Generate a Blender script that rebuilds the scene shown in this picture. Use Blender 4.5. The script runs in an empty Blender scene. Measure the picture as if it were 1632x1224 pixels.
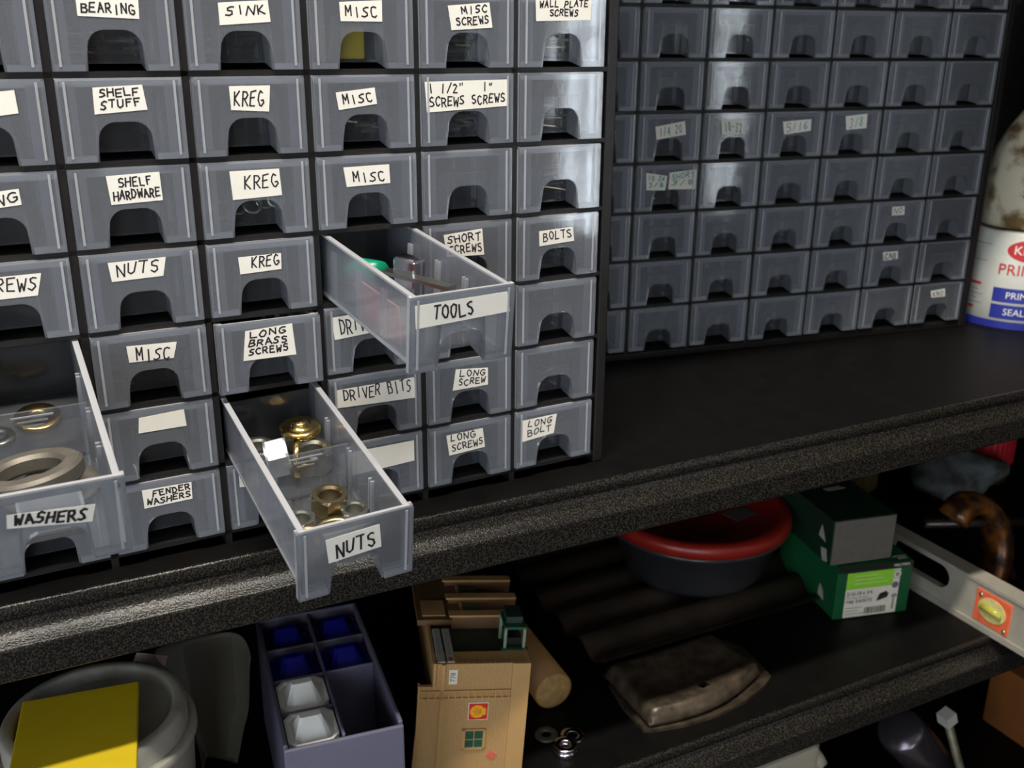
import bpy, math, random
from mathutils import Matrix, Vector
random.seed(7)
S = bpy.context.scene
COL = S.collection
R = math.radians
# ------------------------------------------------------------------ camera, world, light, exposure
cam = bpy.data.cameras.new('camera'); cam_o = bpy.data.objects.new('camera', cam); COL.objects.link(cam_o)
cam.sensor_width = 36.0; cam.lens = 1598.15 / 1632 * 36.0; cam.clip_start = 0.01
cam.dof.use_dof = True; cam.dof.focus_distance = .54; cam.dof.aperture_fstop = 15.0
cam_o.matrix_world = Matrix(((0.894763, 0.140931, -0.423719, -0.02523),
                             (-0.446481, 0.297962, -0.843726, -0.515978),
                             (0.007345, 0.944117, 0.329529, 0.278662), (0, 0, 0, 1)))
S.camera = cam_o
S.view_settings.view_transform = 'Standard'; S.view_settings.look = 'None'
S.view_settings.exposure = 0.0; S.view_settings.gamma = 1.0; S.view_settings.use_curve_mapping = False
S.cycles.transparent_max_bounces = 40; S.cycles.max_bounces = 14; S.cycles.diffuse_bounces = 8; S.cycles.transmission_bounces = 12; S.cycles.glossy_bounces = 4
S.cycles.caustics_reflective = False; S.cycles.caustics_refractive = False
w = bpy.data.worlds.new('world'); S.world = w; w.use_nodes = True
w.node_tree.nodes['Background'].inputs[0].default_value = (0.75, 0.86, 1, 1)
w.node_tree.nodes['Background'].inputs[1].default_value = 0.4
def area(name, loc, rot, sx, sy, power, col):
    l = bpy.data.lights.new(name, 'AREA'); l.shape = 'RECTANGLE'; l.size = sx; l.size_y = sy
    l.energy = power; l.color = col
    o = bpy.data.objects.new(name, l); COL.objects.link(o); o.location = loc; o.rotation_euler = rot
    return o
area('ceiling_tube_light', (-0.05, -0.40, 1.45), (0, 0, 0), 1.1, 0.07, 44, (1.0, 0.93, 0.82))
area('room_fill_light', (0.35, -1.9, 1.5), (0, 0, 0), 1.2, 0.08, 4, (1.0, 0.93, 0.84))  # added fill lamp, unseen, lifting the shaded parts from the front
WINDOW_STRENGTH = 13.0
FILL_WINDOW_STRENGTH = 6.5  # glow of the two added fill windows on the left

# ------------------------------------------------------------------ mesh builder
class MB:
    def __init__(s): s.v = []; s.f = []; s.m = []; s.mats = []; s.sm = []
    def mi(s, mat):
        if mat not in s.mats: s.mats.append(mat)
        return s.mats.index(mat)
    def add(s, vs, fs, mat, M=None, smooth=False):
        b = len(s.v); k = s.mi(mat)
        for p in vs:
            p = Vector(p); s.v.append(tuple(M @ p) if M else tuple(p))
        for f in fs: s.f.append(tuple(b + i for i in f)); s.m.append(k); s.sm.append(smooth)
        return s
    def box(s, x0, x1, y0, y1, z0, z1, mat, M=None):
        vs = [(x, y, z) for z in (z0, z1) for y in (y0, y1) for x in (x0, x1)]
        fs = [(0, 2, 3, 1), (4, 5, 7, 6), (0, 1, 5, 4), (2, 6, 7, 3), (0, 4, 6, 2), (1, 3, 7, 5)]
        return s.add(vs, fs, mat, M)
    def hexa(s, p, mat, M=None):   # 8 points ordered like box
        fs = [(0, 2, 3, 1), (4, 5, 7, 6), (0, 1, 5, 4), (2, 6, 7, 3), (0, 4, 6, 2), (1, 3, 7, 5)]
        return s.add(p, fs, mat, M)
    def prism(s, pts, d0, d1, mat, axis='y', M=None):
        """polygon pts (a,b) extruded along axis; 'y': (a,y,b)  'z': (a,b,z)  'x': (x,a,b)"""
        n = len(pts)
        def P(a, b, d): return {'y': (a, d, b), 'z': (a, b, d), 'x': (d, a, b)}[axis]
        vs = [P(a, b, d0) for a, b in pts] + [P(a, b, d1) for a, b in pts]
        fs = [tuple(range(n - 1, -1, -1)), tuple(range(n, 2 * n))] + [(i, (i + 1) % n, n + (i + 1) % n, n + i) for i in range(n)]
        ar = sum(pts[i][0] * pts[(i + 1) % n][1] - pts[(i + 1) % n][0] * pts[i][1] for i in range(n))
        flip = (ar < 0) ^ (axis == 'y') ^ (d1 < d0)
        if flip: fs = [tuple(reversed(f)) for f in fs]
        return s.add(vs, fs, mat, M)
    def lathe(s, prof, mat, M=None, n=32, smooth=True, a0=0, a1=2 * math.pi):
        full = abs(a1 - a0 - 2 * math.pi) < 1e-6
        k = n if full else n + 1
        vs = []
        for r, z in prof:
            for i in range(k):
                a = a0 + (a1 - a0) * i / n
                vs.append((r * math.cos(a), r * math.sin(a), z))
        fs = []
        for j in range(len(prof) - 1):
            for i in range(n):
                i2 = (i + 1) % k
                fs.append((j * k + i, j * k + i2, (j + 1) * k + i2, (j + 1) * k + i))
        if full:
            if prof[0][0] > 1e-6: fs.append(tuple(range(k - 1, -1, -1)))
            if prof[-1][0] > 1e-6: fs.append(tuple((len(prof) - 1) * k + i for i in range(k)))
        return s.add(vs, fs, mat, M, smooth)
    def ring(s, ro, ri, h, mat, M=None, n=28, ch=0.0, sides=None, smooth=True):
        """annulus; with sides=6 the outside is a hexagon (a nut)"""
        c = ch or h * .12
        if sides:
            n = sides * 6
            def ro_(a):
                q = (a % (2 * math.pi / sides)) - math.pi / sides
                return ro * math.cos(math.pi / sides) / math.cos(q)
        else:
            def ro_(a): return ro
        vs = []; fs = []
        rim = ro * math.cos(math.pi / sides) if sides else ro - c
        for i in range(n):
            a = 2 * math.pi * i / n; R0 = ro_(a)
            for r, z in ((ri, 0), (rim, 0), (R0, c), (R0, h - c), (rim, h), (ri + c, h), (ri, h - c)):
                vs.append((r * math.cos(a), r * math.sin(a), z))
        for i in range(n):
            j = (i + 1) % n
            for q in range(7):
                q2 = (q + 1) % 7
                fs.append((i * 7 + q, j * 7 + q, j * 7 + q2, i * 7 + q2))
        return s.add(vs, fs, mat, M, smooth)
    def tube(s, pts, r, mat, M=None, n=10, smooth=True, radii=None):
        pts = [Vector(p) for p in pts]; vs = []; fs = []
        for i, p in enumerate(pts):
            t = (pts[min(i + 1, len(pts) - 1)] - pts[max(i - 1, 0)]).normalized()
            u = t.cross(Vector((0, 0, 1)));
            if u.length < .1: u = t.cross(Vector((1, 0, 0)))
            u.normalize(); v = t.cross(u)
            rr = radii[i] if radii else r
            for k in range(n):
                a = 2 * math.pi * k / n
                vs.append(p + rr * (math.cos(a) * u + math.sin(a) * v))
        for i in range(len(pts) - 1):
            for k in range(n):
                k2 = (k + 1) % n
                fs.append((i * n + k, i * n + k2, (i + 1) * n + k2, (i + 1) * n + k))
        fs.append(tuple(range(n - 1, -1, -1))); fs.append(tuple((len(pts) - 1) * n + k for k in range(n)))
        return s.add(vs, fs, mat, M, smooth)
    def text(s, string, size, mat, M, wrap=None, align='CENTER', xs=1.0):
        cu = bpy.data.curves.new('t', 'FONT'); cu.body = string; cu.size = size
        cu.align_x = align; cu.align_y = 'CENTER'; cu.resolution_u = 3
        o = bpy.data.objects.new('t', cu)
        me = bpy.data.meshes.new_from_object(o)
        vs = [Vector((v.co.x * xs, v.co.y, 0)) for v in me.vertices]
        if wrap: vs = [wrap(p) for p in vs]
        fs = [tuple(p.vertices) for p in me.polygons]
        bpy.data.objects.remove(o); bpy.data.curves.remove(cu); bpy.data.meshes.remove(me)
        return s.add(vs, fs, mat, M)
    def mesh(s, name):
        me = bpy.data.meshes.new(name); me.from_pydata(s.v, [], s.f)
        for m in s.mats: me.materials.append(m)
        me.polygons.foreach_set('material_index', s.m); me.polygons.foreach_set('use_smooth', s.sm)
        me.update(); return me
    def build(s, name, parent=None, M=None):
        o = bpy.data.objects.new(name, s.mesh(name)); COL.objects.link(o)
        if parent: o.parent = parent
        if M is not None: o.matrix_local = M
        return o
def tag(o, label=None, cat=None, group=None, kind=None):
    for k, v in (('label', label), ('category', cat), ('group', group), ('kind', kind)):
        if v: o[k] = v
    return o
def empty(name, M):
    o = bpy.data.objects.new(name, None); COL.objects.link(o); o.matrix_world = M; o.empty_display_size = .02
    return o
def bevel(o, w, seg=2):
    m = o.modifiers.new('b', 'BEVEL'); m.width = w; m.segments = seg; m.limit_method = 'ANGLE'; return o
def T(x, y, z): return Matrix.Translation((x, y, z))
def RX(a): return Matrix.Rotation(a, 4, 'X')
def RY(a): return Matrix.Rotation(a, 4, 'Y')
def RZ(a): return Matrix.Rotation(a, 4, 'Z')

# ------------------------------------------------------------------ materials
def mat(name, col, rough=.5, metal=0, spec=.5, var=.0, scale=60, bump=0, bscale=200, detail=3, col2=None, thresh=None, trans=0):
    m = bpy.data.materials.new(name); m.use_nodes = True; nt = m.node_tree; N = nt.nodes; L = nt.links
    p = N['Principled BSDF']; p.inputs['Roughness'].default_value = rough; p.inputs['Metallic'].default_value = metal
    p.inputs['Specular IOR Level'].default_value = spec
    tc = N.new('ShaderNodeTexCoord')
    nz = N.new('ShaderNodeTexNoise'); nz.inputs['Scale'].default_value = scale; nz.inputs['Detail'].default_value = detail
    L.new(tc.outputs['Object'], nz.inputs['Vector'])
    rp = N.new('ShaderNodeValToRGB')
    c2 = col2 or tuple(c * (1 - var) for c in col)
    c1 = col if col2 else tuple(min(1, c * (1 + var * .6)) for c in col)
    a, b = thresh or (.3, .7)
    rp.color_ramp.elements[0].position = a; rp.color_ramp.elements[1].position = b
    rp.color_ramp.elements[0].color = (*c2, 1); rp.color_ramp.elements[1].color = (*c1, 1)
    L.new(nz.outputs['Fac'], rp.inputs['Fac']); L.new(rp.outputs['Color'], p.inputs['Base Color'])
    if bump:
        n2 = N.new('ShaderNodeTexNoise'); n2.inputs['Scale'].default_value = bscale; n2.inputs['Detail'].default_value = 2
        L.new(tc.outputs['Object'], n2.inputs['Vector'])
        bp = N.new('ShaderNodeBump'); bp.inputs['Strength'].default_value = bump; bp.inputs['Distance'].default_value = .001
        L.new(n2.outputs['Fac'], bp.inputs['Height']); L.new(bp.outputs['Normal'], p.inputs['Normal'])
    if trans: p.inputs['Transmission Weight'].default_value = trans
    return m
def poly(name, alpha, col, rough=.22, tint=(.95, .965, .98), tl=.55, gloss=1.0):
    """milky see-through polypropylene"""
    m = bpy.data.materials.new(name); m.use_nodes = True; nt = m.node_tree; N = nt.nodes; L = nt.links
    for n in list(N): N.remove(n)
    out = N.new('ShaderNodeOutputMaterial'); tr = N.new('ShaderNodeBsdfTransparent'); tr.inputs[0].default_value = (*tint, 1)
    df = N.new('ShaderNodeBsdfDiffuse'); tlb = N.new('ShaderNodeBsdfTranslucent'); gl = N.new('ShaderNodeBsdfGlossy')
    tc = N.new('ShaderNodeTexCoord'); nz = N.new('ShaderNodeTexNoise'); nz.inputs['Scale'].default_value = 45
    L.new(tc.outputs['Object'], nz.inputs['Vector'])
    rp = N.new('ShaderNodeValToRGB'); rp.color_ramp.elements[0].color = (*[c * .88 for c in col], 1); rp.color_ramp.elements[1].color = (*col, 1)
    L.new(nz.outputs['Fac'], rp.inputs['Fac'])
    L.new(rp.outputs[0], df.inputs[0]); L.new(rp.outputs[0], tlb.inputs[0]); gl.inputs['Roughness'].default_value = rough
    a = N.new('ShaderNodeMixShader'); a.inputs[0].default_value = tl; L.new(df.outputs[0], a.inputs[1]); L.new(tlb.outputs[0], a.inputs[2])
    b = N.new('ShaderNodeMixShader'); b.inputs[0].default_value = alpha; L.new(tr.outputs[0], b.inputs[1]); L.new(a.outputs[0], b.inputs[2])
    fr = N.new('ShaderNodeFresnel'); fr.inputs[0].default_value = 1.5
    mul = N.new('ShaderNodeMath'); mul.operation = 'MULTIPLY'; mul.inputs[1].default_value = gloss
    L.new(fr.outputs[0], mul.inputs[0])
    n2 = N.new('ShaderNodeTexNoise'); n2.inputs['Scale'].default_value = 120; L.new(tc.outputs['Object'], n2.inputs['Vector'])
    bp = N.new('ShaderNodeBump'); bp.inputs['Strength'].default_value = .025; bp.inputs['Distance'].default_value = .001
    L.new(n2.outputs[0], bp.inputs['Height']); L.new(bp.outputs[0], gl.inputs['Normal'])
    c = N.new('ShaderNodeMixShader'); L.new(mul.outputs[0], c.inputs[0]); L.new(b.outputs[0], c.inputs[1]); L.new(gl.outputs[0], c.inputs[2])
    L.new(c.outputs[0], out.inputs[0]); return m
def emit(name, col, s):
    m = bpy.data.materials.new(name); m.use_nodes = True; nt = m.node_tree
    for n in list(nt.nodes): nt.nodes.remove(n)
    e = nt.nodes.new('ShaderNodeEmission'); o = nt.nodes.new('ShaderNodeOutputMaterial')
    e.inputs[0].default_value = (*col, 1); e.inputs[1].default_value = s; nt.links.new(e.outputs[0], o.inputs[0]); return m

M_POLY = poly('milky_polypropylene', .23, (.84, .885, 1.0), rough=.07, tl=.55)
M_POLYB = poly('milky_polypropylene_recess', .075, (.78, .80, .88), rough=.08, gloss=.7)
M_POLYT = poly('milky_polypropylene_thin', .13, (.86, .88, 1.0), rough=.08)
M_POLYM = poly('milky_polypropylene_double', .30, (.84, .88, .99), rough=.08, tl=.5)
M_POLYW = poly('milky_polypropylene_wall', .28, (.84, .875, 1.0), rough=.12, tl=.6, gloss=.6)
M_POLYD = poly('thick_polypropylene_rim', .70, (.93, .94, 1.0), rough=.12, tl=.5)
M_FRAME = mat('black_cabinet_plastic', (.011, .010, .010), .38, var=.2, bump=.15, bscale=700)
M_DECK = mat('black_shelf_board', (.0036, .0031, .0028), .5, spec=.15, var=.3, bump=.12, bscale=420)
M_BEAM = mat('hammered_black_steel', (.036, .031, .026), .24, spec=.26, scale=900, detail=2, col2=(.006, .0055, .005), thresh=(.46, .66), bump=.28, bscale=900)
M_PAPER = mat('paper_sticker', (.80, .77, .70), .8, var=.05)
M_INK = mat('marker_ink', (.022, .014, .018), .6, var=.1)
M_TEAL = mat('teal_ink', (.05, .30, .28), .6, var=.1)
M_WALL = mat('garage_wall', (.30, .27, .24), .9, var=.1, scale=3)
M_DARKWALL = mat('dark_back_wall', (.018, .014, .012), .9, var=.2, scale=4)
M_FLOOR = mat('concrete_floor', (.20, .19, .18), .8, var=.15, scale=4)
M_CEIL = mat('ceiling_paint', (.42, .40, .37), .9, var=.05, scale=3)
M_STEEL = mat('zinc_steel', (.50, .50, .43), .28, 1, var=.12, scale=200)
M_DULL = mat('dull_galvanised', (.17, .155, .13), .55, .6, var=.15, scale=120, bump=.1, bscale=300)
M_SATIN = mat('satin_zinc', (.55, .57, .62), .5, .8, var=.05, scale=200)
M_BRASS = mat('brass_plate', (.62, .44, .15), .2, 1, var=.15, scale=150)
M_TANMETAL = mat('yellow_zinc', (.42, .34, .20), .3, 1, var=.2, scale=150)
M_YELLOW = mat('yellow_plastic', (.76, .55, .015), .5, var=.04)
M_BLACK = mat('black_plastic', (.012, .012, .012), .4, var=.1)
M_WHITE = mat('white_plastic', (.82, .82, .80), .4, var=.03)
M_CHROME = mat('chrome', (.6, .58, .62), .14, 1, var=.05)

# ------------------------------------------------------------------ the room
def struct(name, mb, **k): return tag(mb.build(name), kind='structure', **k)
X0, X1, Y0, Y1, Z0, Z1 = -1.9, 1.42, -2.6, .62, -1.15, 1.6
struct('floor', MB().box(X0, X1, Y0, Y1, Z0 - .05, Z0, M_FLOOR))
struct('ceiling', MB().box(X0, X1, Y0, Y1, Z1, Z1 + .05, M_CEIL))
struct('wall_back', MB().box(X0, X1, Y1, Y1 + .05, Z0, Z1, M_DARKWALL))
def holed_wall(name, axis, c, t, lo, hi, win, m):
    """wall with one opening; axis 'y': wall at y = c spanning x, axis 'x': wall at x = c spanning y"""
    a0, a1, z0, z1 = win; b = MB()
    for p, q, u, v in ((lo, a0, Z0, Z1), (a1, hi, Z0, Z1), (a0, a1, Z0, z0), (a0, a1, z1, Z1)):
        if axis == 'y': b.box(p, q, min(c, c + t), max(c, c + t), u, v, m)
        else: b.box(min(c, c + t), max(c, c + t), p, q, u, v, m)
    return struct(name, b)
def window(name, axis, c, t, win, fw, bars, strength):
    a0, a1, z0, z1 = win; b = MB()
    rects = [(a0, a0 + fw, z0, z1), (a1 - fw, a1, z0, z1), (a0, a1, z0, z0 + fw), (a0, a1, z1 - fw, z1)]
    rects += [((a0 + a1) / 2 - fw / 2, (a0 + a1) / 2 + fw / 2, z0, z1)] + [(a0, a1, z - fw / 2, z + fw / 2) for z in bars]
    d0, d1 = sorted((c + t * .15, c + t * .85))
    for p, q, u, v in rects:
        b.box(*((p, q, d0, d1) if axis == 'y' else (d0, d1, p, q)), u, v, M_WALL)
    o = struct(name, b); e0, e1 = sorted((c + t * .5, c + t * .6))
    MB().box(*((a0, a1, e0, e1) if axis == 'y' else (e0, e1, a0, a1)), z0, z1, emit('glowing_pane', (.84, .93, 1.0), strength)).build('pane', o)
W1 = (-1.275, -1.105, -.12, .50); W2 = (-1.75, -.75, -.55, .95)
XR = 1.12   # the right wall steps back into an alcove for the rack
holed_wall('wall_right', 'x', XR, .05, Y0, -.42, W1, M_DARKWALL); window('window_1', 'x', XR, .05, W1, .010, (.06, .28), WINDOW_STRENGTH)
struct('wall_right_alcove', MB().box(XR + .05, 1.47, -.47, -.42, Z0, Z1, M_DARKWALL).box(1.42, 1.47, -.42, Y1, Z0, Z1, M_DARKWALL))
W3 = (-1.95, -.85, -.45, .85)
holed_wall('wall_left', 'x', X0, -.05, Y0, Y1, W3, M_WALL); window('fill_window_3', 'x', X0, -.05, W3, .04, (.2,), FILL_WINDOW_STRENGTH)  # added window, unseen: its glowing pane brightens the drawers' left walls
holed_wall('wall_front', 'y', Y0, -.05, X0, X1, W2, M_WALL); window('fill_window_2', 'y', Y0, -.05, W2, .04, (.2,), FILL_WINDOW_STRENGTH)  # added window, unseen: its glowing pane gives low fill on upright faces

# ------------------------------------------------------------------ the shelving rack (shelf edge = X axis, shelf top z = 0)
rack = tag(empty('shelving_rack', T(.3, .22, Z0)), 'black hammered-steel shelving rack carrying the drawer cabinets', 'shelving')
RI = rack.matrix_world.inverted()
def shelf(z, dz=0):
    xa, xb = -.62, 1.30
    d = MB().box(xa, xb, .0, .45, -.016, 0, M_DECK); d.build('shelf_deck', rack, RI @ T(0, 0, z))
    lip = [(.0005, .0006), (-.0012, .0004), (-.0022, -.0010), (-.0026, -.0066), (-.0018, -.0078), (-.0014, -.0088)]
    slope = []
    for i in range(9):
        t = i / 8; slope.append((-.0022 - .0082 * t ** 2.0, -.0092 - .0086 * t))
    nose = [(-.0099 - .0026 * math.sin(R(a)), -.0179 - .0026 * (1 - math.cos(R(a)))) for a in range(22, 95, 9)]
    low = [(-.0125, -.0215), (-.0125, -.0355), (-.0125, -.0365), (-.0122, -.0374), (-.0115, -.0379), (-.0105, -.0380), (-.0, -.0380)]
    prof = lip + slope + nose + low
    n = len(prof); NX = 2
    vs = [(x, y, zz) for x in (xa, xb) for y, zz in prof]
    fs = [(i, n + i, n + i + 1, i + 1) for i in range(n - 1)] + [(n - 1, 2 * n - 1, n, 0)]
    caps = [tuple(range(n)), tuple(range(2 * n - 1, n - 1, -1))]
    b = MB().add(vs, [tuple(reversed(f)) for f in fs], M_BEAM, None, True); b.add(vs, [tuple(reversed(f)) for f in caps], M_BEAM); b.build('front_beam', rack, RI @ T(0, 0, z))
for z in (.0, -.243, -.52, .52): shelf(z)
for x in (-.66, 1.30):
    for y in (.0, .41):
        MB().prism([(x, y), (x + .04, y), (x + .04, y + .04), (x, y + .04)], Z0, 1.0, M_BEAM, 'z').build('post', rack, RI)

# ------------------------------------------------------------------ drawer cabinets
PW, PH, FW, FH = .061817, .042, .0575, .039
def arc(cx, cz, r, a0, a1, n=6): return [(cx + r * math.cos(R(a0 + (a1 - a0) * i / n)), cz + r * math.sin(R(a0 + (a1 - a0) * i / n))) for i in range(n + 1)]
mm = .001
def front_mesh():
    b = MB(); W = FW / 2; H = FH / 2
    ax0, ax1 = -14.0 * mm, 14.0 * mm; tx = 12.0 * mm; at = -.9 * mm; r = 8.2 * mm
    out = [(-W, -H), (-W, H - .6 * mm), (-W + .6 * mm, H), (W - .6 * mm, H), (W, H - .6 * mm), (W, -H)]
    arch = [(ax1, -H)] + arc(tx + .4 * mm - r, at - r, r, 4, 90) + arc(-tx - .4 * mm + r, at - r, r, 90, 176) + [(ax0, -H)]
    b.prism(out + arch, 0, 1.3 * mm, M_POLY, 'y')
    # flanges round the plate edge
    for sx in (-1, 1):
        b.box(min(sx * W, sx * (W - 1.5 * mm)), max(sx * W, sx * (W - 1.5 * mm)), 1.3 * mm, 4.2 * mm, -H, H, M_POLYD)
    b.box(-W, W, 1.3 * mm, 3.0 * mm, H - 1.3 * mm, H, M_POLYD)
    for sx in (-1, 1):
        q0, q1 = sorted((sx * 20.2 * mm, sx * 25.4 * mm)); b.box(q0, q1, 1.35 * mm, 2.1 * mm, -H + 3.2 * mm, H - 2.6 * mm, M_POLYM)
    b.box(-W + 2 * mm, W - 2 * mm, 1.35 * mm, 2.1 * mm, H - 4.2 * mm, H - 1.4 * mm, M_POLYM)
    # bright inner corner rib on either side
    for sx in (-1, 1):
        b.box(sx * 25.0 * mm - .6 * mm, sx * 25.0 * mm + .6 * mm, -.35 * mm, 0, -H + 2 * mm, H - 1.5 * mm, M_POLYD)
    # ledge lines over the feet
    b.box(-W + 1 * mm, ax0 - .2 * mm, 1.3 * mm, 2.6 * mm, -H, -H + 3.2 * mm, M_POLYD)
    b.box(ax1 + .2 * mm, W - 1 * mm, 1.3 * mm, 2.6 * mm, -H, -H + 3.2 * mm, M_POLYD)
    return b.mesh('front_panel')
def tray_mesh():
    b = MB(); t = 1.2 * mm; xi = 25.6 * mm; D = 139 * mm; zb = -16.6 * mm; zt = 18.3 * mm; H = FH / 2
    for sx in (-1, 1):
        x0, x1 = sorted((sx * xi, sx * (xi - t)))
        b.box(x0, x1, 1.3 * mm, D, zb, zt, M_POLYW)
        r0, r1 = sorted((sx * (xi - t), sx * (xi + 1.7 * mm)))
        b.box(r0, r1, 1.6 * mm, D, zt - .2 * mm, zt + .9 * mm, M_POLYD)
        r0, r1 = sorted((sx * (xi - t - .1 * mm), sx * (xi + .3 * mm)))
        b.box(r0, r1, 2.6 * mm, D, zb - 1.0 * mm, zb + .7 * mm, M_POLYD)
        for y in (41, 72, 106):
            for dy in (-1.6, 1.6):
                q0, q1 = sorted((sx * (xi - t), sx * (xi - t - 1.7 * mm)))
                b.box(q0, q1, (y + dy - .6) * mm, (y + dy + .6) * mm, zb + t, zt - 8 * mm, M_POLYD)
    pk = 15 * mm; px = 14.3 * mm
    b.box(-xi, xi, pk, D, zb, zb + t, M_POLYB)
    b.box(-xi, -px, 1.3 * mm, pk, zb, zb + t, M_POLYB); b.box(px, xi, 1.3 * mm, pk, zb, zb + t, M_POLYB)
    b.box(-xi, xi, D - t, D, zb, zt - 5 * mm, M_POLYB)
    # finger pocket : tapered hood over the arch
    tp = 7.0 * mm; ti = 12.6 * mm
    b.hexa([(-px, pk, zb), (px, pk, zb), (-px, pk + t, zb), (px, pk + t, zb), (-ti, pk - 2 * mm, tp), (ti, pk - 2 * mm, tp), (-ti, pk - 2 * mm + t, tp), (ti, pk - 2 * mm + t, tp)], M_POLYB)
    for sx in (-1, 1):
        a, c = (-px, -px + t) if sx < 0 else (px - t, px)
        e, g = (-ti, -ti + t) if sx < 0 else (ti - t, ti)
        b.hexa([(a, 1.3 * mm, -H), (c, 1.3 * mm, -H), (a, pk, zb), (c, pk, zb), (e, 1.3 * mm, tp), (g, 1.3 * mm, tp), (e, pk - 2 * mm, tp), (g, pk - 2 * mm, tp)], M_POLYM)
    b.box(-ti, ti, 1.3 * mm, pk - 2 * mm, tp - t, tp, M_POLYM)
    return b.mesh('drawer')
def divider_mesh():
    b = MB(); b.box(-24.2 * mm, 24.2 * mm, -.6 * mm, .6 * mm, -15.2 * mm, 13 * mm, M_POLYT)
    for i, (w_, z) in enumerate(((9, 10.5), (6.5, 8), (4.5, 5.6))):
        b.box(-w_ * mm, w_ * mm, -1.0 * mm, -.6 * mm, (z - .5) * mm, (z + .3) * mm, M_POLYD)
    return b.mesh('divider')
ME_FRONT, ME_TRAY, ME_DIV = front_mesh(), tray_mesh(), divider_mesh()

# handwriting ---------------------------------------------------------------
G = {'A': ['0,0 .5,1 1,0', '.2,.38 .8,.38'], 'B': ['0,0 0,1 .7,.95 .8,.75 .6,.55 0,.5', '.6,.55 .95,.3 .75,.03 0,0'], 'C': ['.95,.85 .6,1 .2,.85 0,.5 .2,.12 .6,0 .95,.18'],
     'D': ['.05,0 .05,1', '-.05,1 .6,.92 .95,.5 .6,.06 -.05,0'], 'E': ['.95,1 .05,1 0,0 .95,.02', '.02,.52 .75,.54'], 'F': ['.95,1 .05,.97 0,0', '.02,.52 .7,.54'],
     'G': ['.9,.88 .55,1 .15,.8 0,.45 .2,.08 .6,0 .95,.2 .92,.45 .55,.43'], 'H': ['.05,1 0,0', '.95,1 .95,0', '.02,.5 .95,.54'], 'I': ['.5,1 .5,0'],
     'K': ['.05,1 .05,0', '.9,1 .08,.45 .95,0'], 'L': ['.1,1 .05,.02 .9,.04'], 'M': ['0,0 .1,1 .5,.35 .9,1 1,0'], 'N': ['0,0 .08,1 .85,0 .95,1'],
     'O': ['.5,1 .12,.8 .02,.4 .3,.02 .7,.04 .98,.45 .85,.85 .5,1'], 'P': ['.05,0 .05,1 .7,.97 .92,.75 .7,.5 .05,.45'], 'R': ['.05,0 .05,1 .7,.97 .88,.75 .65,.52 .05,.48', '.4,.5 .95,0'],
     'S': ['.92,.9 .55,1 .15,.85 .2,.6 .75,.45 .9,.2 .5,0 .05,.1'], 'T': ['0,.97 1,1', '.5,.98 .48,0'], 'U': ['.02,1 .05,.25 .4,0 .8,.15 .92,1'], 'V': ['0,1 .5,0 1,1'],
     'W': ['0,1 .2,.02 .5,.65 .8,0 1,1'], '1': ['.5,1 .5,0'], '2': ['.1,.8 .5,1 .85,.75 .1,0 .95,.02'], '3': ['.1,.95 .6,1 .85,.75 .4,.55 .85,.3 .55,0 .05,.08'],
     '5': ['.9,1 .15,1 .1,.55 .7,.6 .95,.3 .6,0 .05,.08'], '6': ['.8,1 .25,.6 .1,.25 .5,0 .9,.25 .5,.5 .15,.3'], '/': ['.9,1 .1,0'], '"': ['.3,1 .3,.75', '.7,1 .7,.75'], '8': ['.5,.52 .15,.75 .5,1 .85,.75 .5,.52 .08,.25 .5,0 .92,.25 .5,.52'], '4': ['.75,0 .75,1 .05,.35 .98,.35'], '0': ['.5,1 .1,.6 .3,.05 .7,.05 .9,.6 .5,1'], '-': ['.1,.5 .9,.5'], '.': ['.45,.1 .55,.02']}
def sticker_mesh(quad, lines, ink, box=(.07, .93, .08, .92), sw=.78, y0=-.00025, slant=.0):
    """quad TL,TR,BR,BL in mm on the plate; lines of handwriting mapped into box (u0,u1,v0,v1) of the quad"""
    b = MB(); tl, tr, br, bl = [Vector((x, z)) * mm for x, z in quad]
    b.prism([tuple(q) for q in (bl, br, tr, tl)], y0, y0 + .00012, M_PAPER, 'y')
    u0, u1, v0, v1 = box
    def P(u, v):
        p = tl * (1 - u) * (1 - v) + tr * u * (1 - v) + br * u * v + bl * (1 - u) * v
        return Vector((p.x, y0 - .00008, p.y))
    rnd = random.Random(sum(map(ord, ''.join(lines))) + len(quad))
    nl = len(lines)
    for li, ln in enumerate(lines):
        va = v0 + (v1 - v0) * li / nl; vb = va + (v1 - v0) / nl * (.70 if nl > 1 else 1)
        n = len(ln); cw = (u1 - u0) / max(n, 1)
        for ci, ch in enumerate(ln):
            if ch == ' ' or ch not in G: continue
            ua = u0 + cw * (ci + .12); ub = u0 + cw * (ci + .84)
            jv = rnd.uniform(-.12, .10) * (vb - va); sk = rnd.uniform(-.15, .28) + slant
            for st in G[ch]:
                pts = []
                for q in st.split():
                    x, y = map(float, q.split(','))
                    x += rnd.uniform(-.07, .07); y += rnd.uniform(-.05, .05)
                    pts.append(P(ua + (ub - ua) * (x + sk * (y - .5)), vb + jv - (vb - va) * y))
                for p, q in zip(pts, pts[1:]):
                    d = (q - p)
                    if d.length < 1e-6: continue
                    d.normalize(); nrm = Vector((-d.z, 0, d.x)) * sw * mm / 2
                    p2, q2 = p - d * sw * mm * .3, q + d * sw * mm * .3
                    vs = [p2 - nrm, q2 - nrm, q2 + nrm, p2 + nrm]
                    b.add(vs, [(0, 1, 2, 3)], ink)
    return b
class Cab: pass
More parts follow.
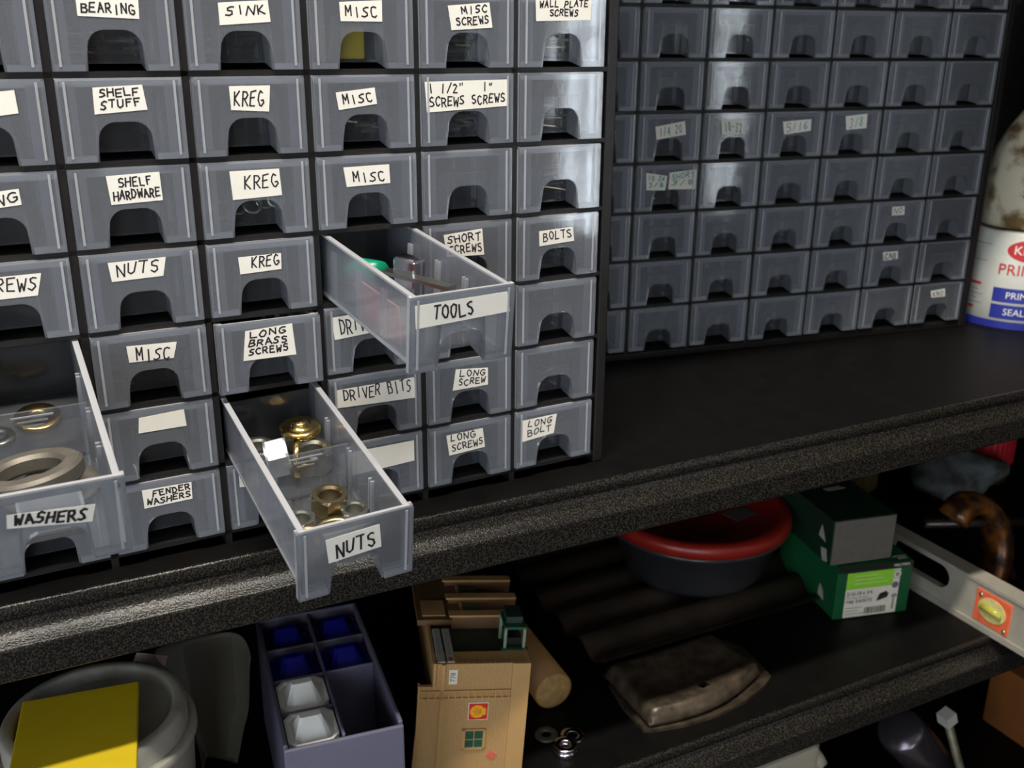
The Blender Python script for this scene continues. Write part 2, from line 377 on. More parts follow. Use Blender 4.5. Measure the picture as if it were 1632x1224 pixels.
def cabinet(label, origin, yaw, cols, rows, c_off, r_off, base=.0072):
    """origin = crossing of grid lines (0,0) on the front plane; columns c_off..c_off+cols-1, rows r_off.. ; y into the shelf"""
    x0, x1 = c_off * PW, (c_off + cols) * PW
    z1 = -r_off * PH; z0 = -(r_off + rows) * PH
    M = T(*origin) @ RZ(yaw)
    root = tag(empty('drawer_cabinet', M @ T((x0 + x1) / 2, .08, -origin[2])), label, 'cabinet')
    inv = root.matrix_world.inverted() @ M
    D = .158; b = MB(); e = .0095
    zb = -origin[2]
    b.box(x0 - e, x0 - .0019, 0, D, zb, z1 + .008, M_FRAME).box(x1 + .0019, x1 + e, 0, D, zb, z1 + .008, M_FRAME)
    b.box(x0 - .0019, x1 + .0019, 0, D, z1 + .0013, z1 + .008, M_FRAME).box(x0 - .0019, x1 + .0019, .001, D, zb, z0 - .0013, M_FRAME)
    b.box(x0 - .0019, x1 + .0019, D - .002, D, z0, z1 + .002, M_FRAME)
    b.box(x1 + e, x1 + e + .0025, .004, D, zb, z0 + 1.55 * PH, M_FRAME); b.box(x0 - e - .0025, x0 - e, .004, D, zb, z0 + 1.55 * PH, M_FRAME)
    h = b.build('housing', root, inv); bevel(h, .0012)
    g = MB()
    for c in range(1, cols): g.box(x0 + c * PW - .0019, x0 + c * PW + .0019, .0004, D - .002, z0 - .0013, z1 + .0013, M_FRAME)
    for r in range(1, rows): g.box(x0 - .0019, x1 + .0019, .0004, D - .002, z1 - r * PH - .0013, z1 - r * PH + .0013, M_FRAME)
    gd = g.build('divider_grid', root, inv)
    k = Cab(); k.root = root; k.inv = inv; k.M = M; return k
def place(c, r): return ((c - .5) * PW, -(r - .5) * PH)
def drawer(k, c, r, pose=None, st=None, ink=None, label=None, div=None, jit=True):
    nx, nz = place(c, r)
    if pose: Mx = T(pose[0], pose[1], pose[2]) @ RZ(pose[3]) @ RX(pose[4]) @ RY(pose[5])
    else:
        rnd = random.Random(c * 31 + r * 7)
        Mx = T(nx, -.0018 + rnd.uniform(-.0006, .0006), nz) @ RZ(rnd.uniform(-.004, .004))
    d = bpy.data.objects.new('drawer', ME_TRAY); COL.objects.link(d); d.parent = k.root; d.matrix_local = k.inv @ Mx
    f = bpy.data.objects.new('front_panel', ME_FRONT); COL.objects.link(f); f.parent = d
    for s_ in (st or []):
        so = sticker_mesh(s_[0], s_[1], ink or M_INK, *s_[2:]).build('sticker', d)
        so['label'] = ('paper sticker reading ' + ' '.join(s_[1]).lower()) if any(x.strip() for x in s_[1]) else 'blank paper sticker'
    if div:
        o = bpy.data.objects.new('divider', ME_DIV); COL.objects.link(o); o.parent = d; o.matrix_local = T(0, div, 0)
    if label: d['label'] = label
    return k.M @ Mx

LO = (-.0006, .0155, .3011)
left = cabinet('black cabinet of wide clear drawers with handwritten white stickers, three pulled open', LO, .036, 8, 8, -3, 0)
B2 = (.06, .94, .1, .95)
ST = {
 (1, 1): ([(-15, 13.2), (12.6, 13.8), (12.1, 4), (-15, 5)], ['BEARING'], (.06, .95, .35, .80)),
 (2, 1): ([(-12.2, 12), (12.5, 13.7), (13.3, 3.4), (-12.2, 1.6)], ['SINK'], (.12, .95, .2, .6)),
 (3, 1): ([(-12.3, 13.5), (11.3, 14.9), (11.1, 4.2), (-11.9, 4.2)], ['MISC'], (.1, .9, .25, .75)),
 (4, 1): ([(-12.3, 12.9), (13.1, 15), (15.1, 1.8), (-10.2, .3)], [' MISC', 'SCREWS'], (.12, .95, .1, .95)),
 (5, 1): ([(-19.4, 17.9), (18.2, 18.7), (18.2, 6.6), (-18.8, 5.6)], ['WALL PLATE', '  SCREWS  '], (.06, .95, .12, .92)),
 (0, 2): ([(-1.8, 13.1), (15.7, 14.7), (16.1, 4.4), (-1.6, 2.4)], ['']),
 (1, 2): ([(-12.6, 15.2), (10, 16.2), (11.3, 4.5), (-13, 2.9)], ['SHELF', 'STUFF'], (.1, .92, .1, .95)),
 (2, 2): ([(-10.3, 14.8), (10.6, 14.9), (9.2, 2), (-10.1, 3.2)], ['KREG'], (.08, .88, .25, .82)),
 (3, 2): ([(-16.5, 10.7), (5.5, 12.9), (6.6, 4.4), (-15.1, 1.7)], ['MISC'], (.12, .92, .22, .75)),
 (4, 2): ([(-27, 15.4), (24.7, 16), (25.2, 1.4), (-25.9, -1)], ['1 1/2"   1"  ', 'SCREWS SCREWS'], (.03, .97, .1, .98), .8),
 (0, 3): ([(-12.4, 10.1), (11.3, 12.2), (11.6, 4.7), (-12.3, 2.6)], ['ING'], (.3, .98, .2, .8)),
 (1, 3): ([(-11.4, 15.7), (13.8, 16.5), (14.1, 2.4), (-10.4, 1.6)], [' SHELF ', 'HARDWARE'], (.06, .98, .12, .98)),
 (2, 3): ([(-13.6, 14.8), (12.4, 14.9), (13.1, 1), (-12.9, .1)], ['KREG'], (.25, .97, .22, .68)),
 (3, 3): ([(-14.2, 13.6), (12.4, 14), (12.7, 3.7), (-12.7, 3)], ['MISC'], (.15, .9, .3, .8)),
 (0, 4): ([(-18.4, 13.1), (15.5, 13.4), (12.6, 2.6), (-18.8, 2.2)], ['SCREWS'], (.1, .98, .15, .72)),
 (1, 4): ([(-15.7, 15.3), (12.4, 15.7), (10.2, 6.1), (-14.8, 5.5)], ['NUTS'], (.1, .92, .12, .72)),
 (2, 4): ([(-12.9, 11.9), (10.2, 12.2), (9.9, 3.5), (-12.4, 2.7)], ['KREG'], (.28, .97, .1, .72)),
 (4, 4): ([(-16.5, 13.5), (8.7, 15.3), (10, -.5), (-14.5, .3)], ['SHORT', 'SCREWS'], (.06, .97, .1, .98)),
 (5, 4): ([(-14.6, 10.6), (9.8, 11.6), (11, 2.6), (-14.1, 1.3)], ['BOLTS'], (.1, .95, .18, .72)),
 (1, 5): ([(-11.9, 13.3), (13.3, 12.4), (10.9, 3.9), (-11.4, 4.4)], ['MISC'], (.15, .92, .22, .95)),
 (2, 5): ([(-13.1, 15), (12.7, 16.2), (14, -1.8), (-15.3, -1.6)], ['LONG', 'BRASS', 'SCREWS'], (.08, .88, .05, .92), .85),
 (3, 5): ([(-25.5, 14.4), (24.2, 16), (25, 4.5), (-23.7, 1.1)], ['DRIVER BITS'], (.08, .95, .15, .8)),
 (1, 6): ([(-10.1, 15.4), (13.2, 16.4), (13.8, 6.8), (-11.1, 6.8)], ['']),
 (3, 6): ([(-25.7, 12.8), (24.1, 13.4), (25.3, .2), (-24.4, 1.8)], ['DRIVER BITS'], (.09, .96, .06, .62)),
 (4, 6): ([(-10.1, 14.2), (12, 12.1), (12, .9), (-12.4, .7)], ['LONG', 'SCREW'], (.12, .95, .08, .95)),
 (1, 7): ([(-13.1, 15.9), (13.1, 15.4), (12.7, 5.4), (-12.8, 5)], [' FENDER', 'WASHERS'], (.06, .98, .1, .98), .8),
 (2, 7): ([(-22.5, 13.9), (-.7, 13.3), (-.6, 4.2), (-22.6, 6.2)], ['3      '], (.08, .95, .15, .8)),
 (3, 7): ([(-26, 14.6), (23, 14.6), (22.9, 1.2), (-25, -.8)], ['']),
 (4, 7): ([(-17.1, 13.6), (8.4, 14.2), (10, 1), (-15.2, -.2)], ['LONG ', 'SCREWS'], (.08, .98, .05, .95)),
 (5, 7): ([(-24.4, 13.7), (1.5, 14.2), (-.6, .9), (-24.6, -1.2)], ['LONG', 'BOLT'], (.15, .9, .08, .92)),
 (3, 4): ([(-26.7, 15.7), (24, 16.2), (26.2, 5.5), (-26.1, 3.9)], ['TOOLS'], (.18, .62, .2, .78), 1.0),
 (2, 6): ([(-15.4, 12.8), (11.2, 14.2), (12.2, .8), (-14, -1)], ['NUTS'], (.14, .92, .28, .84), 1.1),
 (0, 5): ([(-16.3, 11.2), (16.4, 8.5), (14.4, .1), (-17, 4.7)], ['WASHERS'], (.07, .93, .14, .82), 1.15),
}
POSE = {(3, 4): (.1619, -.1052, -.1587, .0556, .1055, -.006), (2, 6): (.0944, -.1277, -.2542, .0143, .1699, -.024),
        (0, 5): (-.0309, -.1195, -.2144, -.0037, .2073, -.0017), (2, 5): (.0924, -.0065, -.1895, -.0065, -.0012, .002)}
DM = {}
for r in range(1, 8):
    for c in range(0, 6):
        st = ST.get((c, r)); lab = None
        if st:
            txt = ' '.join(' '.join(st[1]).split())
            lab = 'drawer with sticker reading ' + txt if txt else 'drawer with a blank sticker'
            if (c, r) in ((3, 4), (2, 6), (0, 5)): lab += ', pulled far out and drooping'
        DM[c, r] = drawer(left, c, r, POSE.get((c, r)), [st] if st else None, None, lab, div=.074 if (c, r) in ((2, 6), (0, 5)) else None)
RO = (.4539, .2103, .3436)
right = cabinet('black cabinet of small empty-looking drawers set back on the shelf behind', RO, -.1337, 8, 8, -2, 0)
RST = {
 (1, 3): [([(-14.3, 9.3), (13.4, 13.5), (15, 2.3), (-12.4, -1.3)], ['1/4 20'], (.1, .9, .2, .85))],
 (2, 3): [([(-13.5, 13.5), (9.3, 13.7), (10.4, 2.1), (-11.8, 1.5)], ['10-32'], (.1, .9, .2, .85))],
 (3, 3): [([(-13.9, 11.2), (15.2, 12.9), (15.6, 2.8), (-11.6, .1)], ['5/16'], (.1, .9, .2, .85))],
 (4, 3): [([(-10.1, 14.5), (12.9, 16.4), (13.6, 3.8), (-7.9, 2.5)], ['3/8'], (.15, .85, .2, .85))],
 (1, 4): [([(-20.5, 13.3), (-.5, 10), (-1.6, -2.1), (-19.7, -1.4)], ['10 24', '3/8'], (.08, .92, .1, .95)), ([(1.6, 12.6), (27.4, 14.5), (27.6, -2.2), (1.3, -1.5)], ['SHORT', '3/8'], (.08, .95, .1, .9))],
 (5, 5): [([(-8.2, 14.5), (5.6, 14.6), (6.4, 6.5), (-7.8, 6.4)], ['NO'], (.1, .9, .2, .85), .7)],
 (5, 6): [([(-12.7, 13.4), (4.6, 13.7), (5.8, 6), (-10.5, 5)], ['CAB'], (.1, .9, .2, .85), .8)],
 (6, 7): [([(-11, 12.7), (6.1, 14.1), (7.5, 6), (-8.9, 5.9)], ['KNO'], (.1, .9, .2, .85), .8)],
}
for r in range(0, 8):
    for c in range(0, 7):
        st = RST.get((c, r))
        DM['R', c, r] = drawer(right, c, r + 1, None, st, M_TEAL if r in (3, 4) else M_INK,
                              'small drawer with ' + ('teal lettering on its sticker' if r in (3, 4) else 'a little black-lettered sticker') if st else None)

# ------------------------------------------------------------------ things inside the drawers
FZ = -.0153
def thing(mb, name, M, label, cat, group=None, kind=None):
    o = mb.build(name); o.matrix_world = M; return tag(o, label, cat, group, kind)
dn = DM[2, 6]
GN = 'nuts in the open drawer'
def nut(ro, ri, h, m): return MB().ring(ro, ri, h, m, sides=6, smooth=False)
thing(nut(.0082, .0045, .0078, M_STEEL), 'hex_nut', dn @ T(-.0115, .048, FZ) @ RZ(.3), 'silver hex nut at the near end beside the drawer wall', 'nut', GN)
thing(nut(.0105, .0056, .0105, M_TANMETAL), 'hex_nut', dn @ T(.0075, .0585, FZ) @ RZ(.1), 'tall yellowish lock nut standing behind the thin brass ring', 'nut', GN)
thing(nut(.0085, .0045, .007, M_STEEL), 'hex_nut', dn @ T(.0165, .046, FZ) @ RZ(.5), 'small silver hex nut right of the yellowish lock nut', 'nut', GN)
thing(MB().ring(.0142, .0098, .0042, M_TANMETAL, ch=.0008), 'lock_ring', dn @ T(.003, .034, FZ), 'thin brass-coloured ring nut nearest the front of the drawer', 'nut', GN)
thing(MB().lathe([(.0065, -.0115), (.0065, -.002), (.0108, -.001), (.0118, .001), (.0115, .003), (.0085, .0035), (.0052, .0037), (.0046, .0056), (.003, .0066), (0, .0068)], M_BRASS), 'flange_nut', dn @ T(.012, .119, FZ + .0135), 'polished brass domed flange nut lying on top of the heap', 'nut', GN)
thing(nut(.0118, .0062, .0128, M_STEEL), 'hex_nut', dn @ T(.013, .1005, FZ) @ RZ(.25), 'big silver hex nut standing behind the divider', 'nut', GN)
thing(nut(.0115, .0062, .012, M_SATIN), 'hex_nut', dn @ T(-.0135, .099, FZ + .0117) @ RZ(-.2) @ RY(R(80)), 'silver hex nut lying on its side with a bright flat', 'nut', GN)
thing(MB().ring(.0113, .006, .0035, M_BRASS, ch=.0006), 'brass_washer', dn @ T(.0005, .095, FZ + .0115) @ RZ(-.35) @ RY(R(90)), 'brass washer standing on edge against the silver nut', 'washer', GN)
thing(nut(.0100, .0052, .010, M_STEEL), 'hex_nut', dn @ T(-.0125, .119, FZ) @ RZ(.6), 'silver hex nut at the back beside the left drawer wall', 'nut', GN)
dw = DM[0, 5]
GW = 'washers in the open drawer'
# spring washer: a thick split ring
sp = MB(); pts = [(.0178 * math.cos(R(a)), .0178 * math.sin(R(a)), .005 + .0016 * a / 360) for a in range(8, 364, 4)]
sec = []
vs = []; fs = []
for i, (x, y, z) in enumerate(pts):
    a = math.atan2(y, x)
    for dr, dz in ((-.0042, -.0028), (-.0032, -.0042), (.0034, -.0042), (.0043, -.0030), (.0043, .0026), (.0030, .0042), (-.0026, .0042), (-.0042, .0024)):
        rr = .0178 + dr; vs.append((rr * math.cos(a), rr * math.sin(a), z + dz))
nS = 8
for i in range(len(pts) - 1):
    for q in range(nS): fs.append((i * nS + q, (i + 1) * nS + q, (i + 1) * nS + (q + 1) % nS, i * nS + (q + 1) % nS))
fs.append(tuple(range(nS))); fs.append(tuple(reversed([(len(pts) - 1) * nS + q for q in range(nS)])))
sp.add(vs, fs, M_DULL)
thing(sp, 'spring_washer', dw @ T(-.004, .040, FZ + .010) @ RX(R(-14)) @ RY(R(-6)), 'big thick grey split spring washer leaning on other washers', 'washer', GW)
thing(MB().ring(.0160, .0052, .0026, M_DULL, ch=.0004), 'flat_washer', dw @ T(-.002, .0385, FZ + .0035) @ RX(R(4)), 'flat grey washer seen through the big spring washer', 'washer', GW)
thing(MB().ring(.0175, .008, .003, M_DULL, ch=.0004), 'flat_washer', dw @ T(.0065, .049, FZ + .0002), 'dull flat washer under the right side of the spring washer', 'washer', GW)
thing(MB().ring(.0110, .004, .002, M_BRASS, ch=.0004), 'flat_washer', dw @ T(.0035, .112, FZ + .0005) @ RX(R(6)), 'brassy flat washer lying alone behind the drawer divider', 'washer', GW)
thing(MB().ring(.0085, .004, .002, M_STEEL, ch=.0004), 'flat_washer', dw @ T(-.016, .100, FZ), 'small shiny washer just behind the drawer divider', 'washer', GW)
dt = DM[3, 4]
M_GREEN = mat('green_grip', (.0, .20, .11), .3, var=.05)
M_PINK = mat('pink_card', (.80, .33, .27), .7, var=.12, scale=400)
o = MB().tube([(-.014, .128, -.006), (-.006, .112, -.004), (.0, .096, -.002)], .0075, M_GREEN, n=14).build('screwdriver_handle'); o.matrix_world = dt
tag(o, 'green handled hand tool lying at the back of the tools drawer', 'tool')
k = MB().box(-.0035, .0035, 0, .055, 0, .0022, M_STEEL).build('blade', o, T(.001, .092, .0) @ RZ(-2.9) @ RX(.1))
o = MB().box(-.005, .005, -.008, .008, 0, .027, M_CHROME).build('socket_adapter'); o.matrix_world = dt @ T(.010, .080, FZ + .0001) @ RZ(.4); bevel(o, .0015)
tag(o, 'shiny steel square socket adapter standing up in the tools drawer', 'tool')
cd = MB(); cd.prism([(.026, -.0153), (.070, -.0153), (.084, -.002), (.082, .003), (.030, .004)], -.0008, .0006, M_PINK, 'x')
thing(cd, 'sandpaper_sheet', dt @ T(-.0205, 0, .0), 'pink card standing against the near wall of the tools drawer', 'card')
# closed drawers: what shows through the fronts
def pile(M, mats, n, label, L=.02, rr=.0016, name='screw_pile', spread=(.019, .05), heap=.012):
    b = MB(); rnd = random.Random(label)
    for i in range(n):
        x = rnd.uniform(-1, 1) * spread[0]; y = .022 + rnd.random() * spread[1]; z = FZ + rr + rnd.random() * heap
        a = rnd.uniform(0, math.pi); dx, dy = math.cos(a) * L / 2, math.sin(a) * L / 2
        x = max(-.023 + abs(dx), min(.023 - abs(dx), x)); y = max(.018 + abs(dy), y)
        m = rnd.choice(mats)
        b.tube([(x - dx, y - dy, z), (x + dx, y + dy, z), (x + dx * 1.04, y + dy * 1.04, z), (x + dx * 1.12, y + dy * 1.12, z)], rr, m, n=6, radii=[rr * .5, rr, rr * 2, rr * 2])
    thing(b, name, M, label, 'screws', kind='stuff')
pile(DM[1, 1], [M_TANMETAL, M_DULL], 26, 'tan metal parts in the drawer marked bearing')
pile(DM[2, 1], [M_STEEL, M_DULL], 26, 'shiny steel fittings in the drawer marked sink', rr=.003, L=.016)
pile(DM[4, 1], [M_DULL, M_TANMETAL], 30, 'dull screws in the drawer marked misc screws')
pile(DM[5, 1], [M_TANMETAL, M_BRASS], 30, 'yellowish screws in the drawer marked wall plate screws')
pile(DM[3, 2], [M_TANMETAL, M_DULL], 16, 'mixed small parts in the upper misc drawer beside the inch screws', rr=.0024)
pile(DM[4, 2], [M_DULL], 30, 'dark screws in the drawer with the long sticker')
pile(DM[5, 2], [M_TANMETAL], 26, 'yellowish screws in the plain drawer under wall plate screws')
pile(DM[5, 3], [M_TANMETAL, M_DULL], 22, 'yellowish screws in the plain drawer above bolts')
pile(DM[5, 4], [M_TANMETAL], 14, 'bolts in the drawer marked bolts', rr=.0028, L=.026)
pile(DM[1, 5], [M_DULL, M_TANMETAL], 18, 'brown metal bits in the misc drawer under nuts')
pile(DM[3, 6], [M_TANMETAL], 14, 'hex bits in the drawer marked driver bits', rr=.003, L=.02)
pile(DM[5, 6], [M_TANMETAL], 10, 'few screws in the plain drawer above long bolt')
for i, (x, y) in enumerate(((-.012, .03), (-.003, .034), (.004, .028), (.013, .036), (.018, .030))):
    thing(MB().ring(.0058, .0035, .0014, M_STEEL, ch=.0003), 'steel_ring', DM[2, 3] @ T(x, y, FZ + .006 + .001 * i) @ RX(R(70)), 'shiny steel ring seen through the drawer marked KREG in the third row', 'ring', 'steel rings in the third KREG drawer')
for i, (x, w_) in enumerate(((-.019, .0045), (.0, .0085))):
    o = MB().box(-w_, w_, 0, .02, 0, .024 if i == 0 else .017, M_YELLOW).build('yellow_case'); o.matrix_world = DM[3, 1] @ T(x, .020, FZ + .0002); bevel(o, .001)
    tag(o, ('tall narrow yellow case at the side of the top misc drawer', 'short wide yellow case behind the finger notch of the top misc drawer')[i], 'case')
for i in range(4):
    thing(MB().tube([(0, 0, 0), (0, .016, 0)], .0013, M_BRASS, n=8), 'brass_pin', DM['R', 1, 4] @ T(-.009 + .0042 * i, .020, FZ + .003), 'brass pin behind the teal-lettered sticker of the back cabinet', 'pin', 'brass pins in a back cabinet drawer')

# ------------------------------------------------------------------ upper shelf: paint can and stained jug
def canvas(r, h0): return lambda p: Vector((r * math.sin(p.x / r), -r * math.cos(p.x / r), p.y + h0))
M_CANW = mat('can_label_white', (.60, .60, .54), .45, var=.06)
M_RED = mat('label_red', (.55, .02, .02), .45, var=.05)
M_BLUE = mat('label_blue', (.02, .03, .28), .45, var=.05)
M_GREY = mat('label_grey', (.28, .27, .25), .6, var=.05)
cx, cy, cr_, ch_ = .905, .165, .054, .098
can = MB().lathe([(.0, .0), (.052, .0), (.054, .002), (.054, .0915), (.052, .094), (.052, .096), (.048, .098), (.047, .093), (0, .093)], M_CANW, n=48)
pc = can.build('paint_can'); pc.matrix_world = T(cx, cy, 0) @ RZ(-1.0)
tag(pc, 'white primer can with blue bands and a red oval under the stained jug', 'can')
lb = MB()
def band(z0, z1, a0, a1, m, r=.0542, n=24):
    vs = []; fs = []
    for i in range(n + 1):
        a = a0 + (a1 - a0) * i / n
        for z in (z0, z1): vs.append((r * math.sin(a), -r * math.cos(a), z))
    for i in range(n): fs.append((2 * i, 2 * i + 2, 2 * i + 3, 2 * i + 1))
    lb.add(vs, fs, m, None, True)
band(.0, .0075, -1.2, 2.6, M_BLUE); band(.010, .0245, -.30, 1.45, M_BLUE); band(.027, .0415, -.30, 1.45, M_BLUE)
for z, a1, m in ((.041, -.55, M_RED), (.016, -.65, M_RED), (.0355, -.6, M_GREY), (.031, -.5, M_GREY), (.0265, -.62, M_GREY), (.022, -.5, M_GREY), (.083, -.45, M_GREY), (.066, -.5, M_GREY)):
    band(z, z + (.0028 if m is M_RED else .0009), -1.0, a1, m)
WR = canvas(.0545, 0)
def oval(m, rx, rz, x, z, r):
    vs = [Vector((x, z, 0))] + [Vector((x + q / 6 * rx * math.cos(2 * math.pi * i / 32), z + q / 6 * rz * math.sin(2 * math.pi * i / 32), 0)) for q in range(1, 7) for i in range(32)]
    fs = [(0, i + 1, (i + 1) % 32 + 1) for i in range(32)] + [(q * 32 + i + 1, (q + 1) * 32 + i + 1, (q + 1) * 32 + (i + 1) % 32 + 1, q * 32 + (i + 1) % 32 + 1) for q in range(5) for i in range(32)]
    wr = canvas(r, 0); lb.add([wr(p) for p in vs], fs, m)
oval(M_RED, .026, .0115, .017, .080, .0543)
def ctext(s_, size, m, x, z): lb.text(s_, size, m, Matrix.Identity(4), wrap=lambda p: canvas(.0547, 0)(Vector((p.x + x, p.y + z, 0))), align='LEFT')
ctext('KRYLON', .0125, M_WHITE, -.003, .080); ctext('PRIMER', .0155, M_RED, -.015, .060)
ctext('PRIMER', .0095, M_WHITE, -.004, .0342); ctext('SEALER', .0095, M_WHITE, -.004, .0172)
lb.build('label', pc)
M_JUG = mat('stained_cream_jug', (.62, .56, .42), .6, scale=28, detail=6, col2=(.16, .10, .035), thresh=(.36, .47))
jg = MB()
jp = [(.0, 0), (.047, 0), (.051, .004), (.052, .03), (.050, .05), (.043, .075), (.031, .098), (.022, .112), (.019, .118), (.019, .13), (0, .13)]
jo = jg.lathe(jp, M_JUG, n=40).build('stained_jug'); jo.matrix_world = T(cx + .006, cy + .002, .0985)
tag(jo, 'stained cream plastic jug with sloping shoulder standing on the primer can', 'jug')
MB().lathe([(.0, .0), (.022, .0), (.022, .018), (.020, .02), (0, .02)], M_BLACK, n=24).build('cap', jo, T(0, 0, .128))
MB().text('SA', .011, M_INK, Matrix.Identity(4), wrap=lambda p: canvas(.0523, 0)(Vector((p.x, p.y + .036, 0))), align='LEFT').build('lettering', jo, RZ(-1.12))

# ------------------------------------------------------------------ lower shelf
ZL = -.243
# corrugated sheet
M_CORR = mat('dark_corrugated_metal', (.040, .027, .018), .5, .2, var=.4, scale=30)
cs = MB(); nx_, ny_ = 2, 84; vs = []; fs = []
for j in range(ny_ + 1):
    y = .105 + .30 * j / ny_; z = .006 + .005 * math.cos(2 * math.pi * (y - .105) / .043)
    for x in (.378, .74): vs += [(x, y, z), (x, y, z - .0015)]
for j in range(ny_):
    a = j * 4; b_ = a + 4
    fs += [(a, a + 2, b_ + 2, b_), (a + 1, b_ + 1, b_ + 3, a + 3), (a, b_, b_ + 1, a + 1), (a + 2, a + 3, b_ + 3, b_ + 2)]
cs.add(vs, fs, M_CORR, None, True)
thing(cs, 'corrugated_sheet', T(0, 0, ZL + .0005), 'dark corrugated sheet lying flat under the red-lidded tub', 'sheet')
# red-lidded tub
M_TUB = mat('smoky_tub', (.030, .030, .034), .3, var=.2, scale=40)
M_REDLID = mat('red_lid', (.27, .016, .010), .35, var=.08)
tb = empty('food_tub', T(.543, .206, ZL + .0125)); tag(tb, 'round smoky plastic tub with a red lid on the lower shelf', 'tub')
MB().lathe([(0, 0), (.056, 0), (.064, .003), (.070, .010), (.084, .052), (.0905, .054), (.0905, .058), (.082, .058), (.066, .012), (0, .009)], M_TUB, n=64).build('tub', tb)
MB().lathe([(.0885, .0585), (.0925, .0588), (.0925, .068), (.0895, .071), (.080, .071), (.0765, .067), (0, .067), (0, .065), (.078, .0645)], M_REDLID, n=64).build('lid', tb)
MB().box(-.014, .014, -.010, .010, .0671, .0675, mat('faded_sticker', (.10, .075, .08), .6, var=.2, scale=300)).build('sticker', tb, T(.03, -.03, 0) @ RZ(.2))
# green boxes
M_BOXG = mat('green_card_box', (.006, .085, .028), .45, var=.12, scale=50)
M_BOXD = mat('dark_green_box', (.004, .022, .010), .5, var=.15, scale=50)
M_CARD = mat('grey_card', (.11, .098, .085), .85, var=.1, scale=120)
M_LIME = mat('lime_print', (.28, .62, .04), .5, var=.06)
M_LABEL = mat('box_label_white', (.72, .68, .58), .6, var=.04)
M_TORN = mat('torn_card', (.34, .31, .26), .9, var=.2)
gb = MB().box(0, .078, 0, .11, 0, .055, M_BOXG).build('screw_box'); gb.matrix_world = T(.617, .083, ZL) @ RZ(-.24); bevel(gb, .0008)
tag(gb, 'green hardware box with white printed label under the plain grey-ended box', 'box')
gl = MB(); yq = -.0004
def lab(x0, x1, z0, z1, m, d=0): gl.box(x0, x1, yq - d, yq - d + .0003, z0, z1, m)
lab(.010, .0655, .001, .048, M_LABEL); lab(.010, .0585, .031, .0485, M_LIME, .0001); lab(0, .078, .0495, .055, M_BLACK, .0001)
FT = lambda x, z, d=.0008: T(x, -d, z) @ RX(R(90))
gl.text('5/16-18 x 3/4', .0056, M_INK, FT(.0112, .0262), align='LEFT', xs=.88); gl.text('Hx Cap Screws', .0036, M_GREY, FT(.0115, .0222), align='LEFT'); gl.text('H# 240075', .0052, M_INK, FT(.0115, .0178), align='LEFT', xs=1.15)
for k_ in range(3): gl.box(.018, .018 + (.024, .030, .034)[k_], yq - .0004, yq, .044 - .004 * k_, .0452 - .004 * k_, mat('pale_lime_print', (.42, .68, .2), .5) if k_ == 0 else gl.mats[-1])
gl.text('HILLMAN', .004, M_WHITE, FT(.0655, .0523, .0009))
for k_ in range(3): lab(.0115, .0115 + (.017, .014, .02)[k_], .0105 - .0032 * k_, .0112 - .0032 * k_, M_GREY, .0001)
rb = random.Random(3); x = .032
while x < .055:
    bw = rb.choice((.0004, .0007, .0011)); lab(x, x + bw, .003, .010, M_INK, .0001); x += bw + rb.choice((.0005, .0009))
# screw pictures on the label
gl.prism([(.0435, .0155), (.0545, .0185), (.0560, .0235), (.0540, .0232), (.0535, .0255), (.0460, .0232), (.0448, .0195)], yq - .0002, yq, M_INK, 'y')
gl.box(.0605, .0625, yq - .0003, yq, .005, .018, M_GREY); gl.prism([(.0585, .018), (.0652, .018), (.0640, .0215), (.0597, .0215)], yq - .0003, yq, M_GREY, 'y')
def disc(x, z, r, m, d): gl.prism([(x + r * math.cos(2 * math.pi * i / 24), z + r * math.sin(2 * math.pi * i / 24)) for i in range(24)], yq - d, yq, m, 'y')
disc(.062, .0425, .0045, M_GREY, .0002); disc(.062, .0425, .0038, M_LABEL, .0004); disc(.062, .0425, .0022, M_GREY, .0006); disc(.0615, .0310, .0034, mat('label_purple', (.16, .11, .2), .6), .0002)
gl.build('front_label', gb)
tn = MB()
for (x, y, z, w_, h_) in ((.064, .004, .0555, .010, .006), (.060, .008, .0555, .016, .003)):
    tn.prism([(x, y), (x + w_, y + .001), (x + w_ * .8, y + h_), (x + w_ * .2, y + h_ * .8)], z, z + .0003, M_TORN, 'z')
tn.prism([(.020, .010), (.030, .012), (.028, .024), (.022, .020)], -.0006, -.0002, M_TORN, 'x')
tn.build('torn_patch', gb)
gu = MB().box(0, .066, 0, .095, 0, .046, M_BOXD).build('parts_box'); gu.matrix_world = T(.6115, .090, ZL + .0556) @ RZ(-.20); bevel(gu, .0008)
tag(gu, 'dark green box with a plain grey end, lying on the labelled box', 'box')
MB().box(.001, .065, -.0006, 0, .0008, .0452, M_CARD).build('end_panel', gu)
MB().prism([(.004, .002), (.012, .0), (.016, .012), (.008, .014)], -.0006, -.0002, M_TORN, 'x').build('torn_patch', gu)
MB().prism([(.010, .020), (.022, .022), (.018, .034)], -.0006, -.0002, M_TORN, 'x').build('torn_patch', gu)
MB().prism([(.03, .06), (.05, .062), (.046, .068), (.028, .066)], .0461, .0464, M_TORN, 'z').build('torn_patch', gu)
